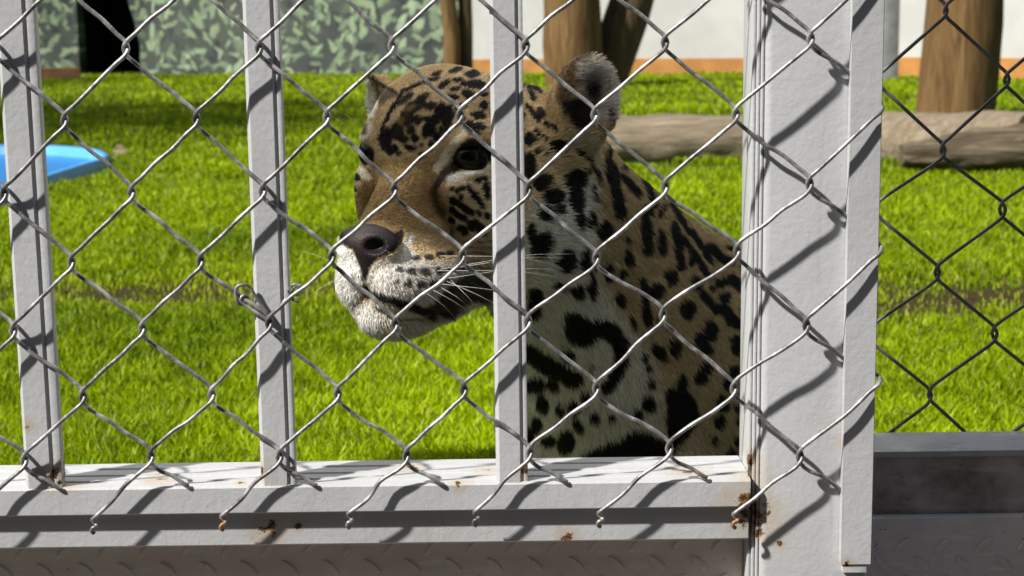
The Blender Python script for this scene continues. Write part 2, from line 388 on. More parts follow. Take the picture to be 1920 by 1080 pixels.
def wall_piece(name, p0, p1, h, th, mat, parent=None, z0=0.0, out=0.0):
    p0 = np.array(p0[:2]); p1 = np.array(p1[:2]); d = (p1 - p0) / np.linalg.norm(p1 - p0); n = np.array([-d[1], d[0]])
    if n[1] < 0: n = -n
    a, b, c, e = p0 - n * out, p1 - n * out, p1 + n * th, p0 + n * th
    V = [(*q, z) for z in (z0, z0 + h) for q in (a, b, c, e)]
    F = [(0, 1, 2, 3), (7, 6, 5, 4), (0, 4, 5, 1), (1, 5, 6, 2), (2, 6, 7, 3), (3, 7, 4, 0)]
    o = mesh_obj(name, V, F, mat, parent); fix_normals(o); return o
def build_backdrop():
    mural = mat_mural(); white = mat_simple('white wall paint', (0.50, 0.50, 0.48), 0.8, 1.5, 0.10, 0.15)
    orange = mat_simple('orange skirting paint', (0.46, 0.21, 0.055), 0.7, 3, 0.2, 0.15)
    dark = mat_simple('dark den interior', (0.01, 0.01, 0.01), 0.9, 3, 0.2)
    brown = mat_simple('brown timber step', (0.55, 0.27, 0.13), 0.8, 4, 0.3)
    A = G(-260, 146); B = G(150, 141); C_ = G(272, 140); D = G(880, 138.5); E = G(1400, 138); F_ = G(2200, 154)
    den = empty('mural_wall', (*D[:2], 0), 'dark wall painted with a mural of pale green leaf strokes, at the left back', 'wall')
    wall_piece('wall_panel', A, B, 3.2, 0.4, mural, den)
    wall_piece('wall_panel', C_, D, 3.2, 0.4, mural, den)
    # irregular rock-like right edge of the doorway: a few leaning lumps of the painted wall
    top = np.array([B[0], B[1], 2.3])
    wall_piece('lintel', B, C_, 0.9, 0.4, mural, den, z0=2.3)
    # den interior: a closed dark box behind the opening
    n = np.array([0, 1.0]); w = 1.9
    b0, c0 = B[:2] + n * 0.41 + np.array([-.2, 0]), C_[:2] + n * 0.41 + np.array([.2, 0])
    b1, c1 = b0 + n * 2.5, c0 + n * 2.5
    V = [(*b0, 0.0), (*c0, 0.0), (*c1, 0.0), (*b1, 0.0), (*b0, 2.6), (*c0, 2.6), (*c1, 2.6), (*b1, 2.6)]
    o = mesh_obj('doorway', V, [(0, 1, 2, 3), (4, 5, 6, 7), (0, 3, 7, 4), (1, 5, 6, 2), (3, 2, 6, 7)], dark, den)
    # bulge on the right jamb
    V = []; 
    for z, dxx in ((0, .03), (.45, .05), (.8, -.02), (1.2, -.12), (1.6, -.1), (2.3, -.2)):
        for yy in (-0.02, 0.39): V.append((C_[0] - 0.10 + dxx, C_[1] + yy, z)); 
        for yy in (0.39, -0.02): V.append((C_[0] + 0.15, C_[1] + yy, z))
    Fj = []
    for i in range(5):
        for k in range(4): Fj.append((i * 4 + k, i * 4 + (k + 1) % 4, i * 4 + 4 + (k + 1) % 4, i * 4 + 4 + k))
    o = mesh_obj('door_jamb', V, Fj + [(0, 1, 2, 3), (20, 21, 22, 23)], mural, den); fix_normals(o)
    st0, st1 = G(60, 152), G(152, 150)
    o = wall_piece('timber_step', st0, st1, 0.17, 0.5, brown); tag(o, 'low brown timber step beside the dark den doorway', 'step')
    ww = empty('white_wall', (*E[:2], 0), 'plain white wall with an orange band along its foot', 'wall')
    wall_piece('wall_panel', D, E, 3.2, 0.4, white, ww); wall_piece('wall_panel', E, F_, 3.2, 0.4, white, ww)
    wall_piece('skirting', D, E, 0.21, 0.1, orange, ww, out=0.02); wall_piece('skirting', E, F_, 0.24, 0.1, orange, ww, out=0.02)

def log_mesh(P, radii, seg, seed, wob=0.08, cap=True):
    """tapered uneven log along the polyline P"""
    P = np.asarray(P, float); m = len(P); T = np.gradient(P, axis=0); T /= np.linalg.norm(T, axis=1)[:, None]
    ref = np.array([0, 0, 1.0]) if abs(T[0][2]) < 0.7 else np.array([0, 1.0, 0])
    V = []; F = []
    for i in range(m):
        s = np.cross(T[i], ref); s /= np.linalg.norm(s); u = np.cross(s, T[i])
        for k in range(seg):
            a = 2 * math.pi * k / seg
            q = np.array([[math.cos(a) * 1.3, math.sin(a) * 1.3, i * 0.25 + seed]])
            r = radii[i] * (1 + wob * 2 * (vnoise(q, 1.6, seed)[0] - .5) + wob * (vnoise(np.array([[a * 3.5, i * 0.06, seed * 1.0]]), 1.5, seed + 9)[0] - .5))
            V.append(P[i] + r * (math.cos(a) * s + math.sin(a) * u))
    for i in range(m - 1):
        for k in range(seg): F.append((i * seg + k, i * seg + (k + 1) % seg, (i + 1) * seg + (k + 1) % seg, (i + 1) * seg + k))
    F.append(tuple(range(seg))[::-1]); F.append(tuple(range((m - 1) * seg, m * seg)))
    return V, F
def local_log(name, P, radii, seg, seed, mat, label, cat, wob=0.08, group=None, parent=None, ang=40):
    P = np.asarray(P, float); c = P.mean(0)
    V, F = log_mesh(P - c, radii, seg, seed, wob)
    o = mesh_obj(name, V, F, mat); o.location = tuple(c); shade_auto(o, ang)
    return tag(o, label, cat, group)
def build_timber():
    warm = mat_wood('warm brown post wood', (0.07, 0.036, 0.012), (0.17, 0.098, 0.038), (0.28, 0.18, 0.08), 'z', 1.0)
    pale = mat_wood('weathered log wood', (0.13, 0.10, 0.065), (0.27, 0.215, 0.145), (0.42, 0.355, 0.26), 'x', 1.2)
    darkw = mat_wood('dark bark', (0.03, 0.022, 0.013), (0.10, 0.068, 0.035), (0.19, 0.135, 0.07), 'z', 1.0)
    grey = mat_simple('grey painted pipe', (0.25, 0.26, 0.25), 0.6, 4, 0.3, 0.2)
    # right thick post behind the log
    g = G(1790, 222); Y = g[1]; s = Y / FPX
    zs = np.linspace(-0.05, 2.6, 16)
    P = [(g[0] + 0.02 * math.sin(z * 2) + 0.03 * (z), Y, z) for z in zs]
    local_log('wooden_post', P, [69 * s * (1.02 - 0.02 * z) for z in zs], 28, 4, warm, 'thick brown wooden post standing behind the right end of the log', 'post', 0.05, 'timber posts in the enclosure')
    # middle pair, behind the ear: warm trunk and a dark leaning one
    g = G(1075, 165); Y = g[1]; s = Y / FPX
    P = [(g[0] + 0.01 * math.sin(z * 3) - 0.02 * z, Y, z) for z in zs]
    local_log('wooden_post', P, [54 * s * (1.0 + 0.02 * math.sin(3 * z)) for z in zs], 24, 8, warm, 'brown wooden post behind the raised ear of the jaguar', 'post', 0.07, 'timber posts in the enclosure')
    g2 = W(1135, 150, Y + 0.25); gt = W(1185, 0, Y + 0.3); dirn = (gt - g2) / (gt[2] - g2[2])
    P = [g2 + dirn * (z - g2[2]) for z in zs]
    local_log('wooden_post', P, [36 * s * (1.1) for z in zs], 20, 12, darkw, 'dark leaning timber beside the brown post behind the ear', 'post', 0.1, 'timber posts in the enclosure')
    # left slim pair
    g = G(850, 152); Y = g[1]; s = Y / FPX
    P = [(g[0] - 0.03 + 0.03 * math.sin(z * 4), Y, z) for z in zs]
    local_log('wooden_post', P, [15 * s for z in zs], 14, 15, warm, 'slim brown trunk where the mural wall meets the white wall', 'post', 0.15, 'timber posts in the enclosure')
    P = [(g[0] + 0.16 + 0.01 * math.sin(z * 3), Y + 0.1, z) for z in zs]
    local_log('wooden_post', P, [13 * s for z in zs], 14, 19, darkw, 'thin dark timber beside the slim trunk in front of the walls', 'post', 0.12, 'timber posts in the enclosure')
    # grey pipes by the white wall
    for (px0, px1, py, lab) in ((1652, 1688, 152, 'grey square column to the left of the thick right post'), (1183, 1210, 134, 'narrow dark grey pipe against the white wall behind the ear')):
        a = G(px0, py); b = G(px1, py); w = b[0] - a[0]
        V, F = prism(rrect(a[0], b[0], a[1], a[1] + w, w * 0.15, 2), 'z', 0, 3.0)
        o = mesh_obj('wall_column', V, F, grey); shade_auto(o); tag(o, lab, 'column')
    # the log on the lawn
    a = G(1135, 306); b = G(1935, 322); Y0, Y1 = a[1], b[1]
    n = 40; P = []; rad = []
    for i in range(n):
        t = i / (n - 1); px = 1120 + (1945 - 1120) * t
        Yc = Y0 + 0.12 + (Y1 - Y0 - 0.25) * max(0, (t - .5) * 2)
        top = 212 + (4 if px < 1500 else 0) - max(0, (px - 1800)) * 0.06; bot = 315 + max(0, px - 1420) * 0.03
        pt = W(px, (top + bot) / 2, Yc); rr = (bot - top) / 2 * Yc / FPX
        P.append(pt); rad.append(rr * (1 + 0.03 * math.sin(i * 1.3)))
    P = np.array(P)
    local_log('fallen_log', P, rad, 36, 23, pale, 'long pale weathered log lying across the lawn behind the jaguar', 'log', 0.09, 'logs lying on the lawn')
    zmin = 0
    KEEP_OUT.append((np.array([[P[0][0] - .3, P[0][1] - .34], [P[-1][0] + .2, P[-1][1] - .34], [P[-1][0] + .2, P[-1][1] + .15], [P[0][0] - .3, P[0][1] + .15]]), 1.0))
    # second shorter log with a dark rotten flank lying in front of its right end
    Pd = [W(1690 + 250 * t, 292 - 16 * t, Y1 - 0.28 + .02 * t) for t in np.linspace(0, 1, 16)]
    rd = [(20 + 22 * min(1, t * 1.6)) * Y1 / FPX for t in np.linspace(0, 1, 16)]
    local_log('fallen_log', Pd, rd, 28, 31, mat_wood('rotten log wood', (0.03, 0.022, 0.014), (0.13, 0.10, 0.065), (0.36, 0.29, 0.20), 'x', 1.2), 'short dark rotten log leaning against the right end of the long log', 'log', 0.16, 'logs lying on the lawn')

def build_pool():
    blue = NT('pool blue paint'); p = blue.pos()
    blue.bs(col=blue.ramp(blue.noise(2.0, 4, .6, p), [(0.3, (0.035, 0.22, 0.56)), (0.7, (0.055, 0.29, 0.66))]), rough=0.35)
    rimm = mat_simple('pale blue pool rim', (0.12, 0.42, 0.80), 0.45, 5, 0.1, 0.1)
    wat = NT('pool water'); wat.bs(col=(0.03, 0.22, 0.60), rough=0.25, spec=0.12); wat.b.inputs['IOR'].default_value = 1.33
    wat.bump(wat.noise(6, 4, 0.6, wat.pos()), 0.12, 0.02)
    px = [(205, 293), (188, 284), (150, 279), (95, 275.5), (20, 274), (-80, 277), (-190, 288), (-270, 312), (-250, 350), (-150, 378), (-50, 378), (20, 362), (70, 342), (120, 325), (170, 309), (198, 301)]
    Q = np.array([G(a, b, 0.05)[:2] for a, b in px])
    Qs = catmull(np.c_[np.vstack([Q, Q[:1]]), np.zeros(len(Q) + 1)], 0.08)[:-1, :2]
    c = Qs.mean(0); n = len(Qs)
    global POOL_C
    POOL_C = (c[0], c[1], np.ptp(Qs[:, 0]) / 2 * .93, np.ptp(Qs[:, 1]) / 2 * .93)
    root = empty('pool', (*c, 0), 'round blue painted pool sunk in the lawn at the left edge', 'pool')
    def ring(s, z): return [(*(c + (q - c) * s), z) for q in Qs]
    prof = [(1.0, -0.08), (1.0, 0.05), (0.985, 0.062), (0.945, 0.062), (0.93, 0.05), (0.92, -0.25)]
    V = [v for s, z in prof for v in ring(s, z)]
    F = [(i * n + k, i * n + (k + 1) % n, (i + 1) * n + (k + 1) % n, (i + 1) * n + k) for i in range(len(prof) - 1) for k in range(n)]
    mesh_obj('rim', V, F, rimm, root, True)
    V = ring(0.925, -0.22) ; mesh_obj('basin', V, [tuple(range(n))], blue.m, root)
    V = ring(0.9235, 0.012); mesh_obj('water', V, [tuple(range(n))], wat.m, root)
    KEEP_OUT.append((Qs, 1.04))
    sand = mat_simple('trodden sandy soil', (0.33, 0.25, 0.14), 0.95, 8, 0.4, 0.5, 0.01)
    pp = [(205, 289), (225, 272), (240, 283), (250, 290), (238, 300), (212, 301)]
    pts = [G(a, b) for a, b in pp]; 
    pts = np.array(pts); zz = lawn_z(pts[:, 0], pts[:, 1]).max() + 0.008
    V = [(q[0], q[1], zz) for q in pts]
    tag(mesh_obj('bare_soil', V, [tuple(range(len(V)))], sand), 'patch of sandy soil at the tip of the pool', None, None, 'structure')
    KEEP_OUT.append((pts[:, :2], 0.8))

# ------------------------------------------------------------------ gate, post, chain link
YSL, YBS = 0.9950, 1.0005            # depth of the "/" and "\" wire runs
def X_at(px, py, Y): return W(px, py, Y)[0]
def Z_at(px, py, Y): return W(px, py, Y)[2]
def tread_mesh(name, L, w, h, mat):
    V = []; F = []
    n = 10
    for s, z in ((1.0, 0.0), (0.72, h)):
        for k in range(n):
            a = 2 * math.pi * k / n
            V.append((L / 2 * math.cos(a) * (s if z == 0 else 0.8), -z, w / 2 * math.copysign(abs(math.sin(a)) ** 1.0, math.sin(a)) * s))
    for k in range(n): F.append((k, (k + 1) % n, n + (k + 1) % n, n + k))
    F.append(tuple(range(n, 2 * n)))
    me = bpy.data.meshes.new(name); me.from_pydata(V, [], F); me.materials.append(mat); me.update()
    import bmesh
    bm = bmesh.new(); bm.from_mesh(me); bmesh.ops.recalc_face_normals(bm, faces=bm.faces); bm.to_mesh(me); bm.free()
    return me
def add_treads(parent, me, x0, x1, z0, z1, Y, pitch, phase=(0, 0)):
    j = 0; z = z1 - phase[1]
    while z > z0:
        x = x0 + phase[0] + (pitch / 2 if j % 2 else 0)
        while x < x1 - .004:
            if x > x0 + .004:
                o = bpy.data.objects.new('tread', me); COL.objects.link(o)
                o.location = (x + random.uniform(-.0004, .0004), Y - 0.0002, z); o.rotation_euler = (0, R(44 if j % 2 else -44), 0)
                o.parent = parent; o.matrix_parent_inverse = parent.matrix_world.inverted()
            x += pitch
        z -= pitch * 0.47; j += 1

def build_gate():
    rust = []
    for px, py, Y, r in ((103, 893, 1.004, .008), (130, 880, 1.012, .010), (492, 882, 1.006, .006), (915, 868, 1.03, .008), (1398, 948, 1.004, .014), (1416, 925, 1.006, .010),
                         (1412, 968, 1.008, .015), (505, 990, 1.010, .009), (1062, 1008, 1.010, .006), (450, 905, 1.01, .004), (300, 880, 1.03, .007), (1408, 860, 1.02, .009), (560, 985, 1.010, .004), (1420, 1000, 1.012, .006),
                         (52, 800, 1.003, .004), (1462, 1020, 1.010, .003), (1410, 890, 1.01, .006), (300, 888, 1.02, .009), (770, 872, 1.04, .008), (1290, 880, 1.02, .010), (860, 905, 1.003, .005), (545, 880, 1.01, .005), (985, 880, 1.006, .005), (1588, 1056, 1.003, .0035), (1586, 830, 1.009, .004)):
        rust.append((W(px, py, Y), r))
    paint = mat_paint('pale grey gate paint', (0.465, 0.47, 0.478), rust, 0.35)
    plate = mat_plate('grimy tread plate', (0.68, 0.58, 0.49), (0.82, 0.73, 0.65))
    gate = empty('barred_gate', (X_at(700, 900, 1.02), 1.02, 0.02), 'pale grey steel gate with three upright bars and a rusty bottom rail', 'gate')
    zt = Z_at(700, 908, 1.002)                                   # top of the bottom rail
    yb = G(700, 862, zt)[1]
    xl, xr = X_at(-700, 900, 1.0), X_at(1404, 905, 1.01)
    zl = Z_at(700, 960, 1.002); zb = Z_at(700, 1021, 1.010)
    c = 0.0015
    prof = [(1.002 + c, zt), (1.002, zt - c), (1.002, zl + .0008), (1.0028, zl), (1.010, zl), (1.010, zb + .0012), (1.0112, zb), (yb, zb), (yb, zt - c), (yb - c, zt)]
    rail = bar_x('bottom_rail', prof, xl, xr, paint, gate)
    # thin pressed grooves along the top of the rail
    for yy in (1.016, 1.030, 1.046):
        bar_x('rail_ridge', [(yy - .0022, zt - .001), (yy - .0012, zt + .0009), (yy + .0012, zt + .0009), (yy + .0022, zt - .001)], xl, xr, paint, rail)
    for (a, b, fw) in ((45, 97, .0060), (488, 541, .0041), (930, 979, .0037)):
        x0, x1 = X_at(a, 880, 1.003), X_at(b, 880, 1.003)
        prof = rrect(x0, x1 + .0011, 1.003, 1.022, 0.0024, 1)
        b_ = bar_z('vertical_bar', prof, zt - .0005, 1.15, paint, gate)
        # a slim flat welded along the right flank gives the double line of the profile
        bar_z('flank_strip', rrect(x1 + .0009, x1 + fw, 1.0042, 1.0125, 0.0006, 2), zt - .0005, 1.149, paint, b_)
    # left-hand partner of the first bar (a paler strip right behind it)
    xs0 = X_at(68, 100, 1.045)
    # closing stile beside the post: three stepped strips
    xs = [X_at(p, 860, 1.012) for p in (1405, 1411, 1418, 1426)]
    st = bar_z('stile', rrect(xs[0], xs[1] + .0002, 1.0175, 1.058, .001, 2), 0.0, 1.15, paint, gate)
    bar_z('stile_step', rrect(xs[1] + .0004, xs[2], 1.0145, 1.050, .001, 2), 0.001, 1.149, paint, st)
    bar_z('stile_step', rrect(xs[2] + .0003, xs[3] - .0004, 1.0120, 1.045, .001, 2), 0.0015, 1.148, paint, st)
    # kick plate below the rail
    kp = mesh_obj('kick_plate', *prism([(1.033, 0.0), (1.037, 0.0), (1.037, zb - .0004), (1.033, zb - .0004)], 'x', xl, xs[0] - .001), plate, gate); shade_auto(kp)
    tm = tread_mesh('tread', 0.0150, 0.0048, 0.0012, plate)
    add_treads(kp, tm, X_at(-40, 1050, 1.033), xs[0] - .004, Z_at(700, 1120, 1.033), zb - .001, 1.033, 0.0275, (0.003, 0.009))
    # post
    post = empty('gate_post', (X_at(1510, 1000, 1.03), 1.03, 0), 'thick pale grey square gate post right of the jaguar', 'post')
    p0, p1 = X_at(1426, 900, 1.010), X_at(1632, 900, 1.012)
    ch = 0.0045
    prof = [(p0 + ch, 1.010), (p1 - .003, 1.010), (p1, 1.013), (p1, 1.085), (p0, 1.085), (p0, 1.0125), (p0 + ch * .4, 1.0108)]
    bar_z('post_tube', prof, -0.02, 1.25, paint, post)
    # angle bar strapped in front of the post
    a0, a1 = X_at(1580, 900, 1.002), X_at(1636, 900, 1.002); az = Z_at(1605, 1058, 1.002)
    prof = [(a0, 1.002), (a1, 1.002), (a1 + .0005, 1.0025), (a1, 1.0062), (a0 + .0035, 1.0062), (a0 + .003, 1.0095), (a0, 1.0095)]
    ab = bar_z('angle_bar', prof, az, 1.22, paint, post)
    bar_z('end_block', rrect(a0 + .0012, a1 - .002, 1.0032, 1.0094, .0008, 2), az - .006, az - .0003, paint, ab)
    return dict(paint=paint, plate=plate, zt=zt, zb=zb, a1=a1, post_r=p1)

NODES = {
 -2: [(-128, -180), (118, -183), (362, -184), (607, -185), (857, -186), (1117, -188), (1388, -195), None],
 -1: [(-8, -46), (230, -47), (478, -48), (728, -50), (980, -52), (1246, -56), (1524, -64)],
  0: [(-10, 92), (237, 90), (486, 90), (735, 87), (986, 86), (1247, 80), (1520, 72)],
}
def build_chain(info):
    wm = mat_wire()
    A = {0: [(-138, -180), (112, -181), (362, -183), (610, -184), (860, -186), (1118, -188), (1386, -193)]}
    rows = [
     ('A', [(-252, -178), (-8, -180), (232, -180), (482, -181), (733, -183), (985, -185), (1248, -188), (1524, -198)]),
     ('B', [(-130, -44), (114, -45), (362, -46), (608, -47), (858, -49), (1116, -52), (1384, -58)]),
     ('A', [(-258, 92), (-10, 92), (236, 91), (486, 90), (735, 86), (986, 86), (1247, 80), (1520, 73)]),
     ('B', [(-126, 227), (121, 226), (368, 223), (613, 220), (863, 216), (1115, 216), (1380, 214)]),
     ('A', [(-238, 364), (8, 363), (247, 361), (493, 358), (739, 356), (991, 355), (1247, 351), (1518, 345)]),
     ('B', [(-108, 494), (134, 492), (376, 490), (622, 481), (867, 480), (1118, 484), (1382, 471)]),
     ('A', [(-214, 622), (25, 620), (267, 616), (505, 606), (741, 609), (990, 603), (1243, 591), (1512, 610)]),
     ('B', [(-86, 745), (155, 743), (397, 740), (633, 738), (870, 731), (1118, 729), (1376, 729)]),
     ('A', [(-194, 866), (46, 863), (283, 856), (524, 856), (762, 855), (993, 849), (1255, 841), (1500, 856)]),
    ]
    ENDS = [(-65, 985), (176, 972), (418, 966), (655, 962), (892, 958), (1125, 960), (1378, 962)]
    root = empty('chain_link_mesh', W(700, 700, 1.0), 'galvanised chain link wire mesh hung in front of the barred gate', 'wire mesh')
    RAD = 0.00136
    nA, nB = 8, 7
    def side(pt, right, first=False, last=False):
        """node passage for a wire that turns at this node; right=True when the node is the wire's right-hand extreme"""
        x, y = pt; e = 15.0
        s = -1 if right else 1
        Ya, Yb = (YBS, YSL) if right else (YSL, YBS)
        m = (Ya + Yb) / 2
        return [(x + s * 17, y - 27, Ya), (x + s * 2, y - 14, Ya * .8 + m * .2), (x - s * 4.5, y, m), (x + s * 2, y + 14, Yb * .8 + m * .2), (x + s * 17, y + 27, Yb)]
    def bend(p, q, Y, amt):
        (x0, y0), (x1, y1) = p, q
        L = math.hypot(x1 - x0, y1 - y0); nx, ny = -(y1 - y0) / L, (x1 - x0) / L
        return [(x0 + (x1 - x0) * t + nx * a, y0 + (y1 - y0) * t + ny * a, Y + random.uniform(-.0004, .0004)) for t, a in ((0.34, amt), (0.66, -amt * 0.8))]
    def build(seq, tail, rust=0.0):
        pts = []
        for i, (pt, right) in enumerate(seq):
            cur = side(pt, right)
            if i:
                pv = pts[-1]; Yseg = pv[2]
                pts += bend(pv[:2], cur[0][:2], Yseg, random.uniform(-2.5, 2.5))
            pts += cur
        pts += tail
        P = catmull([W(a, b, Y) for a, b, Y in pts], 0.0035)
        o = wire_obj('wire', P, RAD, wm, root)
        n = len(o.data.vertices); rv = np.zeros(n, np.float32)
        if rust:
            k = np.arange(n); rv = np.clip((k - (n - int(rust * 8) * 1.0)) / 24.0, 0, 1).astype(np.float32)
        at = o.data.attributes.new('rust', 'FLOAT', 'POINT'); at.data.foreach_set('value', rv)
        return o
    rust_end = {1: 4, 2: 9, 3: 1, 4: 1, 5: 5, 6: 10, 0: 3}
    # wires between column B_i (left) and A_(i+1) (right): end with a free twisted knuckle
    for i in range(nB):
        seq = []
        for typ, row in rows: seq.append((row[i + 1], True) if typ == 'A' else (row[i], False))
        ex, ey = ENDS[i]
        tail = []
        lx, ly = seq[-1][0]; 
        tail += bend((lx - 17, ly + 27), (ex + 4, ey - 6), YSL, random.uniform(2, 6))
        tail += [(ex + 2, ey - 2, YSL), (ex - 3, ey + 3, YSL + .0008), (ex + 3, ey + 9, YSL + .002), (ex + 5, ey + 15, YSL + .0005), (ex - 2, ey + 18, YSL - .0008), (ex - 4, ey + 24, YSL + .0006), (ex + 1, ey + 28, YSL + .0015)]
        build(seq, tail, rust_end.get(i, 0))
    # wires between column A_i (left) and B_i (right): end on the top edge of the rail
    for i in range(nB):
        seq = []
        for typ, row in rows: seq.append((row[i], False) if typ == 'A' else (row[i], True))
        lx, ly = seq[-1][0]
        tail = [(lx + 40, ly + 36, YBS), (lx + 62, ly + 51, 1.0003), (lx + 70, ly + 54, 1.0012)]
        build(seq, tail, 2)
    # last wire: spirals from the column at x=1520 round the angle bar
    seqA = [r[1][7] for r in rows if r[0] == 'A']
    pts = []
    ya, yb = 0.9985, 1.0080
    for k in range(len(seqA)):
        nd = side(seqA[k], False)
        pts += nd
        x, y = seqA[k]
        if k == len(seqA) - 1:
            pts += [(x + 48, y + 40, 1.0035), (x + 82, y + 68, yb)]
            break
        nx, ny = seqA[k + 1]
        ex = 1652 - 2.2 * k; ey = ny - 140
        pts += [(x + 45, y + 42, 1.002), (x + 74, y + 66, 1.0080), (ex - 40, (y + 66 + ey) / 2 + 0, yb), (ex - 6, ey - 16, yb), (ex + 5, ey - 6, (ya + yb) / 2), (ex + 1, ey + 6, ya), (ex - 14, ey + 18, ya - .0005)]
        pts += [(ex - 60, ey + 62, YSL + .001)]
    P = catmull([W(a, b, Y) for a, b, Y in pts], 0.0035)
    o = wire_obj('wire', P, RAD, wm, root)
    o.data.attributes.new('rust', 'FLOAT', 'POINT')
    # repair tie wire round the second bar
    tie = empty('tie_wire', W(500, 560, 1.0), 'twisted repair wire looped round the second bar from the left', 'wire')
    def tw(pts, r=0.0011):
        o = wire_obj('strand', catmull([W(a, b, Y) for a, b, Y in pts], 0.002), r, wm, tie); o.data.attributes.new('rust', 'FLOAT', 'POINT')
    tw([(565, 536, .998), (553, 538, .9965), (546, 548, 1.001), (556, 553, 1.004), (563, 543, .999), (552, 533, .996), (545, 540, 1.0), (538, 552, 1.010), (535, 556, 1.018)])
    tw([(560, 566, 1.001), (548, 561, 1.002), (540, 557, .999), (525, 575, .997), (512, 588, .9965), (504, 596, .999)])
    tw([(505, 592, 1.0), (490, 572, .9995), (476, 551, .9995), (468, 537, .999), (455, 534, .998), (444, 538, .998), (442, 552, .998), (446, 568, .999), (458, 572, 1.001), (466, 560, 1.002), (458, 553, 1.0), (450, 562, .999), (462, 574, 1.0), (478, 584, .9995), (494, 594, .9995), (505, 602, .9995)])
    return wm

def build_side_gate(info):
    dk = mat_dark_wire()
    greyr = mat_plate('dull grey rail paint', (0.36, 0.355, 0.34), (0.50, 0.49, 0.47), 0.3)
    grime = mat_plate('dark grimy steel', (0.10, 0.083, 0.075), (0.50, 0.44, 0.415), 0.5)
    plate = mat_plate('dull tread plate', (0.64, 0.575, 0.55), (0.80, 0.735, 0.715), 0.4)
    YR = 1.104
    zt = Z_at(1780, 846, YR); yb = G(1780, 811, zt)[1]
    x0, x1 = info['post_r'] + .001, X_at(2500, 900, YR)
    sg = empty('side_gate', ((x0 + x1) / 2 * .5 + x0 * .5, 1.07, 0.02), 'recessed side gate with a grimy steel sill and tread plate right of the post', 'gate')
    zl = Z_at(1780, 962, YR)
    prof = [(YR + .002, zt), (YR, zt - .002), (YR, zl), (yb, zl), (yb, zt)]
    # sill in two pieces: pale top cap, dark face
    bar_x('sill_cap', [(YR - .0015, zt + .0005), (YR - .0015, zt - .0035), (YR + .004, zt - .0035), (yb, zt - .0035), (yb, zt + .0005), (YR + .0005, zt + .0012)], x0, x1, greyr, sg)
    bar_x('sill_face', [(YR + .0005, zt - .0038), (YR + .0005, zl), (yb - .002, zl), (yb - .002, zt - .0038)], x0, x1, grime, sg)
    yp = 1.098
    tp = bar_x('tread_plate', [(yp, -0.02), (yp, zl - .002), (yp + .0016, zl - .0004), (yp + .006, zl - .0004), (yp + .006, -0.02)], x0, x1, plate, sg)
    tm = tread_mesh('tread', 0.0165, 0.0054, 0.0013, plate)
    add_treads(tp, tm, x0, X_at(1990, 1000, yp), Z_at(1780, 1125, yp), zl - .002, yp, 0.0290, (0.014, 0.020))
    # its own chain link, hung behind the sill
    root = empty('chain_link_mesh', W(1780, 500, 1.088), 'darker chain link wire mesh on the side gate right of the post', 'wire mesh')
    rows = [('A', [1658, 1893, 2128], -100), ('B', [1774, 2010, 2246], 20), ('A', [1651, 1887, 2122], 150), ('B', [1768, 2003, 2238], 281), ('A', [1645, 1880, 2114], 392), ('B', [1756, 1990, 2226], 511), ('A', [1632, 1864, 2100], 625), ('B', [1744, 1978, 2212], 741), ('A', [1622, 1852, 2088], 860)]
    Ys, Yb_ = yb + .0035, yb + .009
    xmin = 1500
    def side(pt, right):
        x, y = pt; s = -1 if right else 1
        Ya, Yb = (Yb_, Ys) if right else (Ys, Yb_); m = (Ya + Yb) / 2
        return [(x + s * 15, y - 25, Ya), (x + s * 2, y - 13, Ya * .8 + m * .2), (x - s * 4, y, m), (x + s * 2, y + 13, Yb * .8 + m * .2), (x + s * 15, y + 25, Yb)]
    for i in range(3):
        for kind in (0, 1):
            seq = []
            for typ, xs, y in rows:
                if kind == 0: seq.append(((xs[i], y), typ == 'B' and False or False) if typ == 'A' else ((xs[i], y), True))
                else:
                    if i + 1 > 2 and typ == 'A': seq.append(((xs[2] + 235, y), True))
                    else: seq.append(((xs[i + 1], y), True) if typ == 'A' else ((xs[i], y), False))
            pts = []
            for pt, right in seq: pts += side((pt[0] + random.uniform(-2, 2), pt[1] + random.uniform(-2, 2)), right)
            P = catmull([W(a, b, Y) for a, b, Y in pts], 0.005)
            wire_obj('wire', P, 0.00135, dk, root, 7)

# ------------------------------------------------------------------ jaguar
TH = R(29); YE = 1.36
E0 = W(785, 288, YE)
HF = np.array([-math.sin(TH), -math.cos(TH), 0]); HL = np.array([math.cos(TH), -math.sin(TH), 0]); HU = np.array([0, 0, 1.0])
def H(f, l, u): return E0 + (f * HF + l * HL + u * HU) * 0.001
HB = np.stack([HF, HL, HU])          # rows: head axes
WB = np.eye(3)

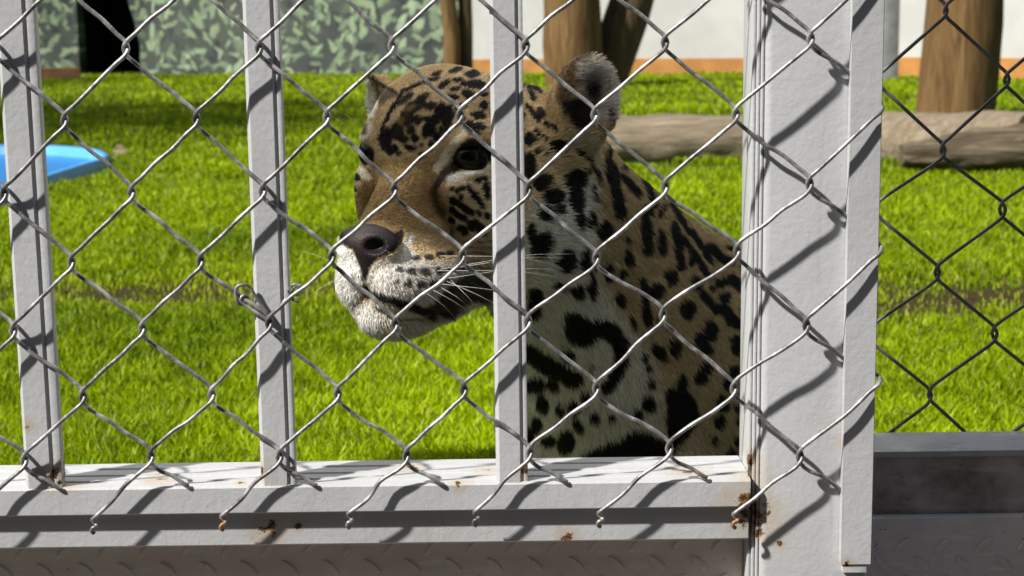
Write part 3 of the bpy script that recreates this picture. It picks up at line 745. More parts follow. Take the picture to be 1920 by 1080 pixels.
class Field:
    def __init__(s, lo, hi, h):
        s.lo = np.array(lo); s.h = h; s.n = np.ceil((np.array(hi) - s.lo) / h).astype(int) + 1
        s.D = np.full(s.n, 1.0, np.float32); s.prims = []
    def add(s, fn, c0, c1, k=0.01, op='u'):
        s.prims.append((fn, np.array(c0), np.array(c1), k, op))
    def bake(s):
        for fn, c0, c1, k, op in s.prims:
            m = k + 3 * s.h
            i0 = np.clip(((c0 - m - s.lo) / s.h).astype(int), 0, s.n - 1); i1 = np.clip(((c1 + m - s.lo) / s.h).astype(int) + 2, 1, s.n)
            ax = [s.lo[a] + s.h * np.arange(i0[a], i1[a]) for a in range(3)]
            X = np.stack(np.meshgrid(*ax, indexing='ij'), -1).reshape(-1, 3)
            sl = tuple(slice(i0[a], i1[a]) for a in range(3))
            s.D[sl] = s.comb(s.D[sl].reshape(-1), fn(X), k, op).reshape(s.D[sl].shape)
    @staticmethod
    def comb(a, b, k, op):
        if op == 's': b = -b; return -Field.comb(-a, -b, k, 'u')
        h = np.clip(0.5 + 0.5 * (b - a) / k, 0, 1)
        return b * (1 - h) + a * h - k * h * (1 - h)
    def ev(s, X):
        d = np.full(len(X), 1.0)
        for fn, c0, c1, k, op in s.prims:
            m = k + 0.02
            w = np.all((X > c0 - m) & (X < c1 + m), axis=1)
            if w.any(): d[w] = s.comb(d[w], fn(X[w]), k, op)
        return d
    def nets(s):
        D = s.D; sg = D < 0; n = s.n
        c = np.zeros(n - 1, np.int16)
        for a in (0, 1):
            for b in (0, 1):
                for e in (0, 1):
                    c += sg[a:n[0] - 1 + a, b:n[1] - 1 + b, e:n[2] - 1 + e]
        act = (c > 0) & (c < 8); idx = np.full(n - 1, -1, np.int64); ii = np.argwhere(act); idx[act] = np.arange(len(ii))
        acc = np.zeros((len(ii), 3)); cnt = np.zeros(len(ii))
        corners = [(a, b, e) for a in (0, 1) for b in (0, 1) for e in (0, 1)]
        for p in corners:
            for ax in range(3):
                if p[ax]: continue
                q = list(p); q[ax] = 1
                d0 = D[ii[:, 0] + p[0], ii[:, 1] + p[1], ii[:, 2] + p[2]]; d1 = D[ii[:, 0] + q[0], ii[:, 1] + q[1], ii[:, 2] + q[2]]
                x = (d0 < 0) != (d1 < 0); t = np.where(x, d0 / np.where(x, d0 - d1, 1), 0)
                pt = np.tile(np.array(p, float), (len(ii), 1)); pt[:, ax] += t
                acc[x] += pt[x]; cnt[x] += 1
        V = s.lo + s.h * (ii + acc / cnt[:, None])
        F = []
        for ax in range(3):
            b, c_ = (ax + 1) % 3, (ax + 2) % 3
            sl0 = [slice(None)] * 3; sl1 = [slice(None)] * 3; sl0[ax] = slice(0, -1); sl1[ax] = slice(1, None)
            e = np.argwhere(sg[tuple(sl0)] != sg[tuple(sl1)])
            e = e[(e[:, b] > 0) & (e[:, c_] > 0) & (e[:, b] < n[b] - 1) & (e[:, c_] < n[c_] - 1)]
            flip = ~sg[e[:, 0], e[:, 1], e[:, 2]]
            def g(ob, oc):
                q = e.copy(); q[:, b] += ob; q[:, c_] += oc; return idx[q[:, 0], q[:, 1], q[:, 2]]
            Q = np.stack([g(-1, -1), g(0, -1), g(0, 0), g(-1, 0)], 1)
            Q[flip] = Q[flip][:, ::-1]; F.append(Q)
        return V, np.concatenate(F)
def ellipsoid(c, B, r):
    c = np.array(c); r = np.array(r) ; B = np.array(B)
    def fn(X):
        p = (X - c) @ B.T; k0 = np.linalg.norm(p / r, axis=1); k1 = np.linalg.norm(p / (r * r), axis=1) + 1e-9
        return k0 * (k0 - 1) / k1
    ext = np.sqrt(((B * r[:, None]) ** 2).sum(0)); return fn, c - ext, c + ext
def rcone(a, b, ra, rb):
    a = np.array(a); b = np.array(b); ab = b - a; L = ab @ ab
    def fn(X):
        t = np.clip(((X - a) @ ab) / L, 0, 1); return np.linalg.norm(X - a - t[:, None] * ab, axis=1) - (ra + (rb - ra) * t)
    m = max(ra, rb); return fn, np.minimum(a, b) - m, np.maximum(a, b) + m
def basis(n, up=(0, 0, 1)):
    n = np.array(n, float); n /= np.linalg.norm(n); s = np.cross(up, n); s /= np.linalg.norm(s); return np.stack([s, np.cross(n, s), n])

EAR_N = np.array([0.42, -0.90, 0.02]); EAR_C = W(1098, 184, 1.385); EAR_UP = np.array([0.10, 0.0, 1.0])
def jaguar_field():
    f = Field((-0.24, 1.20, -0.02), (0.50, 2.48, 0.74), 0.0042)
    A = f.add
    # torso first
    chest = W(1200, 770, 1.62)
    A(*ellipsoid(W(1205, 800, 1.64), WB, (0.112, 0.15, 0.20)), 0.03)
    A(*ellipsoid(W(1150, 640, 1.57), WB, (0.085, 0.10, 0.12)), 0.05)
    A(*rcone(W(1250, 700, 1.74), (0.165, 2.10, 0.17), 0.105, 0.150), 0.06)
    A(*ellipsoid((0.165, 2.16, 0.14), WB, (0.15, 0.16, 0.15)), 0.05)
    # shoulders and front legs
    sh = W(1372, 585, 1.70)
    A(*ellipsoid(sh + np.array([-.004, 0, -.03]), WB, (0.056, 0.095, 0.094)), 0.04)
    A(*ellipsoid(W(1040, 760, 1.66), WB, (0.055, 0.085, 0.12)), 0.05)
    for (top, knee, paw) in ((W(1345, 760, 1.66), (0.195, 1.60, 0.17), (0.190, 1.56, 0.035)), (W(1075, 790, 1.62), (0.068, 1.58, 0.16), (0.062, 1.54, 0.035))):
        A(*rcone(top, knee, 0.068, 0.046), 0.04); A(*rcone(knee, paw, 0.046, 0.038), 0.02)
        A(*ellipsoid((paw[0], paw[1] - 0.035, 0.030), WB, (0.044, 0.062, 0.032)), 0.02)
        for k in (-1.5, -.5, .5, 1.5): A(*ellipsoid((paw[0] + k * 0.020, paw[1] - 0.085 + abs(k) * 0.008, 0.022), WB, (0.013, 0.022, 0.020)), 0.008)
    # haunches, hind paws, tail
    for sx, sgn in ((0.275, 1), (0.055, -1)):
        A(*ellipsoid((sx, 2.06, 0.13), WB, (0.075, 0.15, 0.135)), 0.04)
        A(*rcone((sx + .01 * sgn, 2.02, 0.05), (sx + .01 * sgn, 1.86, 0.035), 0.042, 0.036), 0.03)
        for k in (-1, 0, 1): A(*ellipsoid((sx + .01 * sgn + k * 0.022, 1.82, 0.022), WB, (0.014, 0.022, 0.02)), 0.01)
    tail = [(0.17, 2.28, 0.06), (0.24, 2.38, 0.035), (0.34, 2.36, 0.03), (0.40, 2.24, 0.03), (0.41, 2.10, 0.028)]
    for a, b in zip(tail[:-1], tail[1:]): A(*rcone(a, b, 0.030, 0.028), 0.02)
    # neck
    A(*rcone(W(965, 330, 1.47), W(1180, 560, 1.62), 0.083, 0.080), 0.035)
    A(*rcone(W(1010, 480, 1.46), W(1110, 640, 1.55), 0.055, 0.075), 0.05)
    A(*rcone(W(1150, 440, 1.56), sh + np.array([-.02, .03, .03]), 0.046, 0.045), 0.035)
    # head
    hp = lambda c, r, k, ll=None: A(*ellipsoid(H(*c), HB, np.array(r) * .001), k * .001)
    hp((-58, 0, 6), (84, 70, 64), 20)
    hp((-30, 0, 28), (56, 46, 42), 18)                    # forehead
    for s in (1, -1):
        hp((-45, 47 * s, -42), (54, 33, 50), 22)          # cheek
        hp((-10, 45 if s > 0 else -37, 14), (24, 25, 15) if s > 0 else (22, 20, 15), 12)           # brow ridge
        hp((-2 if s > 0 else -8, (42 if s > 0 else 43) * s, -26), (30, 20, 16) if s > 0 else (28, 19, 17), 12)           # cheekbone below the eye
    hp((-86, 62, -48), (40, 30, 60), 22)                  # near ruff
    hp((-86, -50, -48), (40, 26, 54), 22)
    A(*rcone(H(-6, 0, -6), H(66, -3, -80), 0.0245, 0.0240), 0.014)      # bridge of the nose
    A(*rcone(H(22, 12, -66), H(64, 10, -86), 0.025, 0.021), 0.012)
    A(*rcone(H(22, -12, -66), H(64, -13, -86), 0.023, 0.021), 0.012)
    for s in (1, -1): hp((58 if s > 0 else 54, 20 * s - (3 if s > 0 else -1), -101), (33, 25, 30) if s > 0 else (30, 23, 29), 9)            # whisker pads
    hp((28, 30, -104), (44, 26, 30), 14); hp((28, -26, -104), (40, 24, 28), 14)
    hp((46, -2, -126), (31, 28, 23), 9)                    # chin
    A(*rcone(H(30, 10, -123), H(-50, 38, -92), 0.023, 0.036), 0.016)
    A(*rcone(H(30, -8, -123), H(-50, -34, -92), 0.022, 0.032), 0.016)
    # mouth slit and the nose's alar grooves
    A(*rcone(H(93, 0, -120), H(36, 42, -131), 0.0040, 0.0050), 0.005, 's')
    # nose pad
    hp((80, 0, -69), (17, 29, 18), 6)
    hp((84, -3, -88), (12, 13, 15), 6)
    for s in (1, -1): A(*ellipsoid(H(94, 18 * s - 3, -67), HB, (0.010, 0.0085, 0.0060)), 0.004, 's')
    A(*rcone(H(98, -3, -84), H(94, -3, -108), 0.0018, 0.0022), 0.004, 's')
    hp((6, 50, 12), (12, 15, 5.5), 5); hp((6, 50, -15), (10, 14, 4.5), 5); hp((3, -43, 12), (12, 12, 4.5), 5)
    # eye sockets
    A(*ellipsoid(H(20, 55, -1.5), HB, (0.024, 0.017, 0.0098)), 0.006, 's')
    A(*ellipsoid(H(17, -53, -1.5), HB, (0.018, 0.014, 0.0098)), 0.006, 's')
    # ears: cupped shells
    B = basis(EAR_N, EAR_UP)
    A(*ellipsoid(EAR_C, B, (0.0275, 0.037, 0.017)), 0.010)
    A(*ellipsoid(EAR_C + EAR_N * 0.015 + np.array([.004, 0, -.004]), B, (0.0210, 0.031, 0.017)), 0.005, 's')
    A(*ellipsoid(W(1072, 190, 1.402), basis(EAR_N, (0.35, 0, 1)), (0.021, 0.034, 0.012)), 0.014)
    A(*rcone(W(1092, 215, 1.395), W(1060, 262, 1.41), 0.021, 0.030), 0.016)
    A(*rcone(W(708, 180, 1.47), W(694, 152, 1.47), 0.012, 0.004), 0.010)
    n2 = np.array([-0.86, -0.45, 0.05]); c2 = W(718, 200, 1.47); B2 = basis(n2, (0.25, 0, 1))
    A(*ellipsoid(c2, B2, (0.020, 0.0275, 0.012)), 0.010)
    A(*ellipsoid(c2 + n2 * 0.013, B2, (0.015, 0.022, 0.011)), 0.004, 's')
    return f

# ---- coat, painted on a canvas that covers the animal's front side (linear albedo)
CX0, CY0, CW, CH = 590, 70, 860, 820
BLACK = (0.012, 0.010, 0.010)
def make_coat():
    yy, xx = np.mgrid[0:CH, 0:CW].astype(float); xx += CX0; yy += CY0
    q = np.c_[xx.ravel(), yy.ravel()]
    w1 = (vnoise(q, 1 / 9.0, 41).reshape(CH, CW) - .5) * 5 + (vnoise(q, 1 / 3.5, 43).reshape(CH, CW) - .5) * 3.2
    w2 = (vnoise(q, 1 / 9.0, 42).reshape(CH, CW) - .5) * 5 + (vnoise(q, 1 / 3.5, 44).reshape(CH, CW) - .5) * 3.2
    X, Y = xx + w1, yy + w2
    C = np.zeros((CH, CW, 3)); C[:] = (0.52, 0.38, 0.20)
    def put(mask, sl, col, a=1.0):
        m = (mask * a)[..., None]; C[sl] = C[sl] * (1 - m) + np.array(col) * m
    def box(x0, y0, x1, y1, pad):
        a, b = int(max(0, x0 - CX0 - pad)), int(min(CW, x1 - CX0 + pad + 1)); c, d = int(max(0, y0 - CY0 - pad)), int(min(CH, y1 - CY0 + pad + 1))
        return (slice(c, max(c, d)), slice(a, max(a, b)))
    def sm(d, f): t = np.clip(0.5 - d / (2 * f), 0, 1); return t * t * (3 - 2 * t)
    def poly(pts, col, f=2.0, a=1.0):
        P = np.array(pts, float); sl = box(*P.min(0), *P.max(0), f + 6); x, y = X[sl], Y[sl]
        d = np.full(x.shape, 1e9); ins = np.zeros(x.shape, bool); n = len(P)
        for i in range(n):
            ax, ay = P[i]; bx, by = P[(i + 1) % n]; ex, ey = bx - ax, by - ay
            t = np.clip(((x - ax) * ex + (y - ay) * ey) / (ex * ex + ey * ey + 1e-9), 0, 1)
            d = np.minimum(d, np.hypot(x - ax - t * ex, y - ay - t * ey))
            ins ^= ((ay > y) != (by > y)) & (x < ex * (y - ay) / (ey + 1e-12) + ax)
        put(sm(np.where(ins, -d, d), f), sl, col, a)
    def line(pts, w, col=BLACK, f=1.8, a=1.0, w2=None):
        P = np.array(pts, float); w2 = w if w2 is None else w2; sl = box(*P.min(0), *P.max(0), max(w, w2) + f + 6); x, y = X[sl], Y[sl]
        d = np.full(x.shape, 1e9); n = len(P) - 1
        for i in range(n):
            ax, ay = P[i]; bx, by = P[i + 1]; ex, ey = bx - ax, by - ay
            t = np.clip(((x - ax) * ex + (y - ay) * ey) / (ex * ex + ey * ey + 1e-9), 0, 1)
            ww = (w + (w2 - w) * (i + t) / n) / 2 + (1.3 if col is BLACK else 0)
            d = np.minimum(d, np.hypot(x - ax - t * ex, y - ay - t * ey) - ww)
        put(sm(d, f), sl, col, a)
    def ell(cx, cy, rx, ry, rot=0, col=BLACK, f=1.8, a=1.0):
        rx, ry = rx + 1.6, ry + 1.6
        r = max(rx, ry); sl = box(cx - r, cy - r, cx + r, cy + r, f + 6); x, y = X[sl] - cx, Y[sl] - cy
        c, s = math.cos(R(rot)), math.sin(R(rot)); u, v = x * c + y * s, -x * s + y * c
        k = np.sqrt((u / rx) ** 2 + (v / ry) ** 2); put(sm((k - 1) * min(rx, ry), f), sl, col, a)
    WHITE = (0.78, 0.755, 0.71); CREAM = (0.66, 0.56, 0.40); TAN = (0.54, 0.37, 0.16); DKTAN = (0.34, 0.21, 0.09); ORG = (0.37, 0.245, 0.105)
    # --- base zones
    poly([(985, 400), (1060, 330), (1115, 330), (1122, 520), (1170, 600), (1230, 690), (1300, 800), (1330, 900), (900, 900), (880, 590), (930, 480)], (0.84, 0.80, 0.72), 22, 0.9)
    poly([(1120, 240), (1160, 260), (1290, 420), (1420, 480), (1440, 900), (1345, 900), (1280, 720), (1180, 560), (1122, 500)], (0.48, 0.365, 0.20), 14, 0.9)
    poly([(1220, 700), (1420, 640), (1420, 900), (1240, 900)], (0.58, 0.44, 0.25), 40, 0.7)
    poly([(980, 180), (1080, 250), (1115, 330), (1060, 350), (985, 380)], (0.76, 0.60, 0.35), 18, 0.85)
    poly([(820, 330), (915, 325), (985, 380), (985, 560), (880, 600), (820, 500), (800, 420)], (0.78, 0.64, 0.41), 16, 0.9)
    poly([(735, 180), (800, 140), (915, 120), (985, 125), (985, 200), (910, 240), (850, 250), (800, 300), (720, 310), (705, 250)], (0.63, 0.48, 0.28), 10, 0.9)
    # nose bridge
    poly([(700, 300), (790, 292), (832, 320), (820, 400), (775, 440), (700, 418), (640, 415), (660, 370), (690, 330)], ORG, 9, 0.95)
    poly([(715, 318), (790, 300), (800, 330), (740, 365), (700, 345)], (0.60, 0.42, 0.19), 12, 0.8)
    poly([(800, 340), (835, 345), (850, 430), (820, 470), (785, 430)], DKTAN, 10, 0.8)
    for dx, a_ in ((0, .55), (22, .4), (-18, .35), (44, .45), (66, .4), (88, .35)):
        line([(690 + dx, 412 - dx * .05), (712 + dx * .9, 376 - dx * .12), (742 + dx * .62, 338 - dx * .2)], 4, (0.16, 0.095, 0.04), 4, a_)
    line([(760, 300), (790, 318), (812, 330)], 5, (0.20, 0.12, 0.05), 4, .5); line([(770, 425), (800, 436), (835, 440)], 5, (0.20, 0.13, 0.06), 4, .5); line([(655, 405), (680, 365), (700, 335)], 6, (0.40, 0.26, 0.12), 5, 0.6)
    poly([(780, 435), (870, 445), (920, 470), (920, 520), (840, 500), (775, 480)], (0.52, 0.39, 0.21), 9, 0.9)
    # muzzle white
    poly([(764, 440), (776, 440), (770, 470), (800, 492), (870, 494), (905, 520), (850, 560), (790, 572), (742, 562), (690, 545), (688, 512), (705, 492), (745, 476)], (0.66, 0.63, 0.585), 5, 0.95)
    poly([(780, 490), (880, 490), (915, 520), (850, 560), (760, 566)], (0.42, 0.38, 0.33), 13, 0.8)
    poly([(600, 418), (632, 436), (640, 455), (655, 466), (672, 490), (684, 530), (682, 545), (660, 574), (600, 600)], WHITE, 4, 1)
    poly([(655, 575), (690, 558), (750, 578), (800, 600), (860, 585), (885, 602), (840, 620), (790, 640), (690, 642), (655, 605)], (0.66, 0.60, 0.53), 7, 0.95)
    poly([(655, 575), (690, 566), (715, 590), (705, 640), (640, 640), (630, 590)], WHITE, 6, 0.85)
    line([(740, 612), (790, 624), (850, 606)], 10, (0.45, 0.36, 0.29), 8, 0.5)
    # around the eyes
    line([(872, 246), (846, 277), (819, 316)], 12, (0.84, 0.74, 0.56), 3, 1, 17)
    line([(842, 335), (868, 329), (895, 321), (945, 302)], 14, (0.88, 0.84, 0.75), 2.5, 1, 8)
    line([(848, 340), (845, 330)], 8, WHITE, 3, .8)
    line([(660, 290), (667, 310), (678, 325), (691, 334)], 13, (0.86, 0.78, 0.60), 2, 1, 15); line([(655, 334), (672, 346), (660, 372)], 12, (0.72, 0.58, 0.36), 3, .9)
    ell(676, 262, 11, 5, -25, (0.70, 0.62, 0.50), 3); ell(693, 244, 4, 14, 10, (0.72, 0.68, 0.62), 3, .9); ell(682, 244, 5, 9, 25, (0.05, 0.04, 0.035), 3, .8)
    line([(655, 372), (652, 390)], 7, WHITE, 3, .8)
    # ears
    poly([(690, 148), (705, 160), (712, 195), (702, 222), (686, 222), (682, 150)], (0.88, 0.83, 0.75), 3)
    line([(694, 146), (716, 160), (742, 178)], 8, (0.03, 0.022, 0.018), 3); poly([(708, 160), (742, 180), (712, 200)], (0.12, 0.085, 0.06), 4, .9)
    poly([(1045, 165), (1060, 125), (1100, 95), (1130, 95), (1110, 130), (1080, 160), (1060, 200), (1045, 195)], (0.19, 0.125, 0.065), 5)
    poly([(1078, 120), (1115, 98), (1150, 108), (1166, 150), (1164, 190), (1148, 240), (1120, 225), (1085, 175)], (0.56, 0.52, 0.48), 6)
    poly([(1142, 112), (1160, 130), (1166, 170), (1155, 225), (1140, 205), (1145, 150)], (0.62, 0.58, 0.54), 5, .9)
    line([(1076, 132), (1100, 116), (1125, 110)], 5, (0.55, 0.48, 0.38), 4, .8)
    ell(1104, 158, 20, 17, -30, (0.07, 0.052, 0.044), 8, .6); ell(1108, 172, 12, 16, 0, BLACK, 6, .9)
    poly([(1100, 160), (1122, 168), (1118, 205), (1104, 200)], BLACK, 5, .9)
    line([(1124, 168), (1122, 200)], 7, (0.33, 0.28, 0.22), 3, .8)
    line([(1046, 150), (1062, 118), (1092, 98), (1122, 92)], 5, (0.02, 0.014, 0.012), 2, .9)
    poly([(1048, 195), (1085, 180), (1112, 200), (1106, 232), (1090, 256), (1072, 238), (1056, 215)], BLACK, 5)
    poly([(1062, 240), (1100, 250), (1125, 262), (1115, 300), (1070, 280)], (0.56, 0.50, 0.38), 7, .8)
    line([(1143, 205), (1143, 236)], 8, (0.03, 0.02, 0.02), 3)
    # ruff fringe
    line([(1118, 280), (1120, 340), (1112, 430), (1106, 480)], 7, (0.58, 0.50, 0.36), 4, .8); poly([(1084, 345), (1104, 350), (1106, 400), (1096, 412), (1086, 395)], WHITE, 4, .95)
    # --- forehead and crown
    for a in [(885, 140, 14, 6, -8), (893, 160, 20, 8, 5), (877, 178, 13, 8, 20), (848, 183, 11, 5, 5), (857, 152, 11, 3, 0), (853, 133, 14, 4, -18), (832, 160, 12, 5, -38), (818, 139, 10, 3, -22),
              (907, 200, 8, 8, 0), (893, 218, 12, 5, 10), (895, 238, 15, 7, 12), (890, 250, 10, 3, 15), (822, 214, 9, 22, 18), (800, 246, 8, 15, 10), (778, 260, 6, 8, 0), (768, 277, 10, 5, 8), (818, 258, 6, 11, -20), (808, 272, 4, 7, -10),
              (792, 290, 6, 4, 20), (790, 273, 3, 3, 0), (748, 289, 5, 3, 0), (740, 280, 7, 6, 0), (803, 224, 9, 7, 0), (835, 230, 7, 10, 20), (840, 205, 6, 9, 30),
              (930, 150, 12, 6, 10), (955, 138, 12, 5, 15), (970, 160, 10, 8, 0), (935, 185, 12, 7, 30), (960, 195, 10, 8, 40), (930, 215, 12, 6, 35), (960, 228, 9, 6, 40), (975, 215, 7, 7, 0), (945, 250, 13, 7, 30), (970, 262, 9, 8, 0), (940, 275, 14, 5, 25),
              (725, 262, 10, 22, 12), (731, 282, 6, 10, 0), (829, 213, 11, 10, 20), (806, 243, 9, 13, 15), (879, 237, 7, 8, 0), (904, 218, 9, 6, 0), (842, 222, 6, 12, 25), (860, 205, 7, 5, 0), (865, 222, 5, 7, 20), (838, 240, 5, 9, 30), (826, 246, 4, 8, -10), (853, 168, 8, 4, 0), (868, 160, 7, 4, 10), (905, 178, 7, 5, 0), (868, 198, 6, 4, 0)]: ell(*a)
    line([(722, 232), (735, 203), (755, 172), (778, 161), (800, 154), (822, 147)], 5); line([(711, 262), (718, 240), (728, 218), (745, 192)], 5)
    for a in [(760, 186, 19, 6, -42), (778, 200, 22, 11, -28), (762, 222, 13, 15, 20), (745, 246, 12, 17, 15), (792, 184, 13, 6, -25), (806, 200, 12, 7, -20), (783, 226, 8, 10, 20), (770, 245, 8, 8, 0), (757, 262, 8, 7, 0)]: ell(*a, BLACK, 2.6, .97)
    ell(768, 205, 9, 4, -35, DKTAN, 3, .7); ell(752, 228, 4, 7, 20, DKTAN, 3, .6); ell(788, 212, 6, 3, -20, TAN, 2, .7)
    # --- near eye surround
    poly([(843, 320), (850, 297), (866, 268), (880, 258), (900, 263), (918, 276), (940, 285), (925, 302), (890, 313), (865, 318), (852, 326)], BLACK, 3)
    line([(848, 312), (832, 328), (819, 346), (813, 362)], 17, (0.030, 0.020, 0.014), 5, .95, 13); line([(813, 362), (820, 385), (828, 402)], 15, (0.10, 0.06, 0.03), 6, .8)
    line([(905, 262), (925, 270)], 4, (0.3, 0.25, 0.18), 2, .6)
    # --- cheek flecks
    for a in [(867, 353, 5, 5, 0), (893, 340, 5, 4, 0), (845, 375, 4, 6, -20), (846, 356, 5, 3, 0), (888, 417, 8, 7, 30), (846, 413, 6, 6, 0), (863, 370, 4, 5, 0), (910, 357, 6, 17, -8), (930, 345, 8, 12, -15), (955, 335, 9, 14, -10), (935, 390, 8, 16, -20), (965, 380, 10, 17, -15), (900, 430, 7, 12, -25), (868, 430, 6, 10, -25), (930, 430, 8, 12, -20), (960, 430, 9, 16, -10), (912, 405, 5, 8, -20), (850, 376, 5, 8, -10), (858, 358, 4, 5, 0), (862, 425, 8, 7, 0), (884, 421, 11, 9, 10), (896, 400, 4, 7, -25), (870, 408, 4, 6, -20), (885, 368, 3, 5, -30), (905, 335, 7, 4, 0),
              (1012, 343, 15, 15, 0), (1032, 370, 17, 14, 10), (1019, 400, 12, 14, 0), (1042, 393, 9, 8, 0)]: ell(*a)
    line([(878, 350), (904, 388)], 8); line([(855, 378), (882, 399)], 10); line([(846, 390), (864, 407)], 9)
    for y0 in (440, 452, 464, 478, 490, 502): line([(868, y0 + 14), (890, y0 + 10), (918, y0 + 12)], 4, (0.03, 0.022, 0.018), 2.5, .75)
    # --- whisker rows, lips, jaw
    for a in [(780, 484, 7, 3), (803, 482, 7, 3.6), (824, 478, 7, 4), (842, 475, 7, 3), (749, 503, 5, 3), (771, 507, 9, 4), (797, 508, 8, 4.5), (824, 507, 9, 4), (847, 504, 9, 4), (742, 527, 3, 3), (764, 530, 6, 4), (788, 532, 7, 4), (811, 531, 9, 5), (836, 524, 8, 3.5), (866, 500, 6, 3)]: ell(a[0], a[1], a[2] + .8, a[3] + 1.0, 0, BLACK, 2.0, .95)
    poly([(840, 535), (862, 516), (890, 512), (920, 525), (922, 568), (880, 566), (862, 582), (838, 594), (808, 588), (795, 580), (818, 560)], (0.016, 0.013, 0.012), 5, .95)
    line([(686, 535), (690, 547), (705, 552), (738, 563), (775, 574), (805, 588)], 9, BLACK, 2.0, 1, 14)
    line([(664, 572), (684, 552), (690, 546)], 5, (0.05, 0.035, 0.03), 2.5, .9)
    for x0, y0, x1, y1 in ((845, 560, 870, 590), (855, 545, 885, 575), (868, 535, 905, 560), (880, 528, 915, 545)): line([(x0, y0), (x1, y1)], 2, (0.3, 0.26, 0.2), 1.5, .5)
    ell(907, 584, 20, 10, -10); line([(868, 596), (900, 575), (922, 560)], 6, (0.45, 0.36, 0.2), 3, .7)
    # far cheek and far eye
    poly([(661, 270), (684, 269), (698, 275), (704, 291), (703, 306), (692, 307), (677, 296), (667, 285)], BLACK, 2)
    for a in [(657, 320, 7, 7, 0), (668, 333, 8, 6, 30), (654, 350, 6, 9, 0), (658, 367, 3, 6, 10), (666, 355, 5, 4, 0)]: ell(*a)
    line([(682, 309), (696, 323)], 4, (0.08, 0.06, 0.04), 2, .8)
    # --- crown and neck beyond the third bar
    for a in [(1015, 154, 10, 7, -10), (984, 133, 8, 5, 0), (1014, 213, 7, 11, -25), (990, 262, 9, 12, 0), (1043, 277, 18, 12, 0), (992, 312, 10, 26, 0), (975, 300, 10, 14, 0), (1005, 285, 3, 4, 0), (1018, 295, 4, 4, 0),
              (1071, 336, 20, 21, 0), (1072, 370, 14, 26, -3), (1081, 410, 9, 20, -8), (1102, 410, 5, 18, 8), (1141, 322, 13, 18, -10), (1164, 310, 5, 5, 0), (1127, 427, 16, 17, 0), (1096, 318, 4, 6, 0)]: ell(*a)
    for p, w in (([(991, 154), (1010, 173)], 8), ([(988, 163), (999, 186)], 7), ([(1003, 131), (1030, 145)], 5), ([(988, 200), (1010, 228)], 9), ([(1023, 232), (1041, 245)], 7), ([(1004, 247), (1019, 262)], 7),
                 ([(1137, 264), (1132, 297)], 9), ([(1136, 306), (1147, 350), (1158, 396)], 21), ([(1145, 264), (1173, 290), (1193, 314), (1208, 351), (1222, 382)], 12), ([(1197, 314), (1219, 344), (1238, 366)], 9),
                 ([(1162, 327), (1190, 360)], 11), ([(1250, 380), (1268, 405), (1288, 436)], 8), ([(1078, 284), (1101, 305), (1114, 323), (1115, 336)], 7), ([(1104, 344), (1110, 373)], 5),
                 ([(1273, 443), (1293, 470), (1324, 515)], 11), ([(1288, 430), (1310, 460), (1325, 485)], 10), ([(1258, 420), (1266, 455), (1270, 496)], 14), ([(1310, 547), (1338, 578)], 14),
                 ([(1202, 526), (1206, 565), (1209, 603)], 13), ([(1343, 528), (1366, 520), (1388, 544)], 17), ([(1350, 573), (1368, 600), (1395, 610)], 19), ([(1323, 460), (1347, 480), (1365, 490)], 15), ([(1357, 462), (1376, 474)], 6), ([(1387, 493), (1402, 528)], 8)): line(p, w)
    for a in [(1207, 393, 10, 15, 20), (1207, 440, 11, 36, -4), (1235, 453, 9, 24, 0), (1230, 397, 5, 6, 0), (1238, 385, 4, 6, 0), (1290, 487, 6, 10, -10), (1253, 517, 10, 17, 0), (1300, 528, 9, 13, -20), (1330, 537, 5, 6, 0), (1283, 577, 14, 17, 0), (1327, 613, 12, 16, -25), (1310, 633, 13, 12, 0), (1373, 634, 9, 8, 0), (1230, 595, 5, 7, 0), (1353, 553, 10, 10, 0), (1393, 580, 9, 24, 0), (1390, 508, 5, 15, -20),
              (1007, 459, 17, 24, 15), (990, 438, 8, 18, 0), (1054, 487, 17, 21, 20), (1090, 481, 8, 22, 8), (1103, 500, 7, 12, 0), (1041, 531, 9, 6, 0), (1055, 536, 7, 7, 0), (1080, 541, 14, 13, 0), (1107, 534, 8, 22, 0), (1135, 500, 9, 9, 0), (1162, 510, 8, 10, 0), (1172, 479, 9, 16, -12), (1136, 518, 10, 6, 20), (1000, 556, 15, 18, 0), (997, 578, 12, 14, 0), (1160, 558, 7, 12, -15), (1184, 601, 5, 11, -10), (1225, 542, 14, 14, 0), (1170, 446, 6, 5, 0)]: ell(*a)
    # chest blotches
    ell(1076, 612, 19, 27, 0, BLACK, 3); ell(1092, 622, 22, 22, 0, BLACK, 3); line([(1074, 600), (1104, 612), (1140, 613), (1160, 640), (1163, 668), (1150, 700), (1136, 722)], 36, BLACK, 3, 1, 22)
    line([(990, 654), (1030, 682), (1076, 706)], 32, BLACK, 3); ell(1003, 716, 20, 15, 0, BLACK, 3); ell(1035, 716, 11, 10); ell(1063, 661, 16, 9, 25)
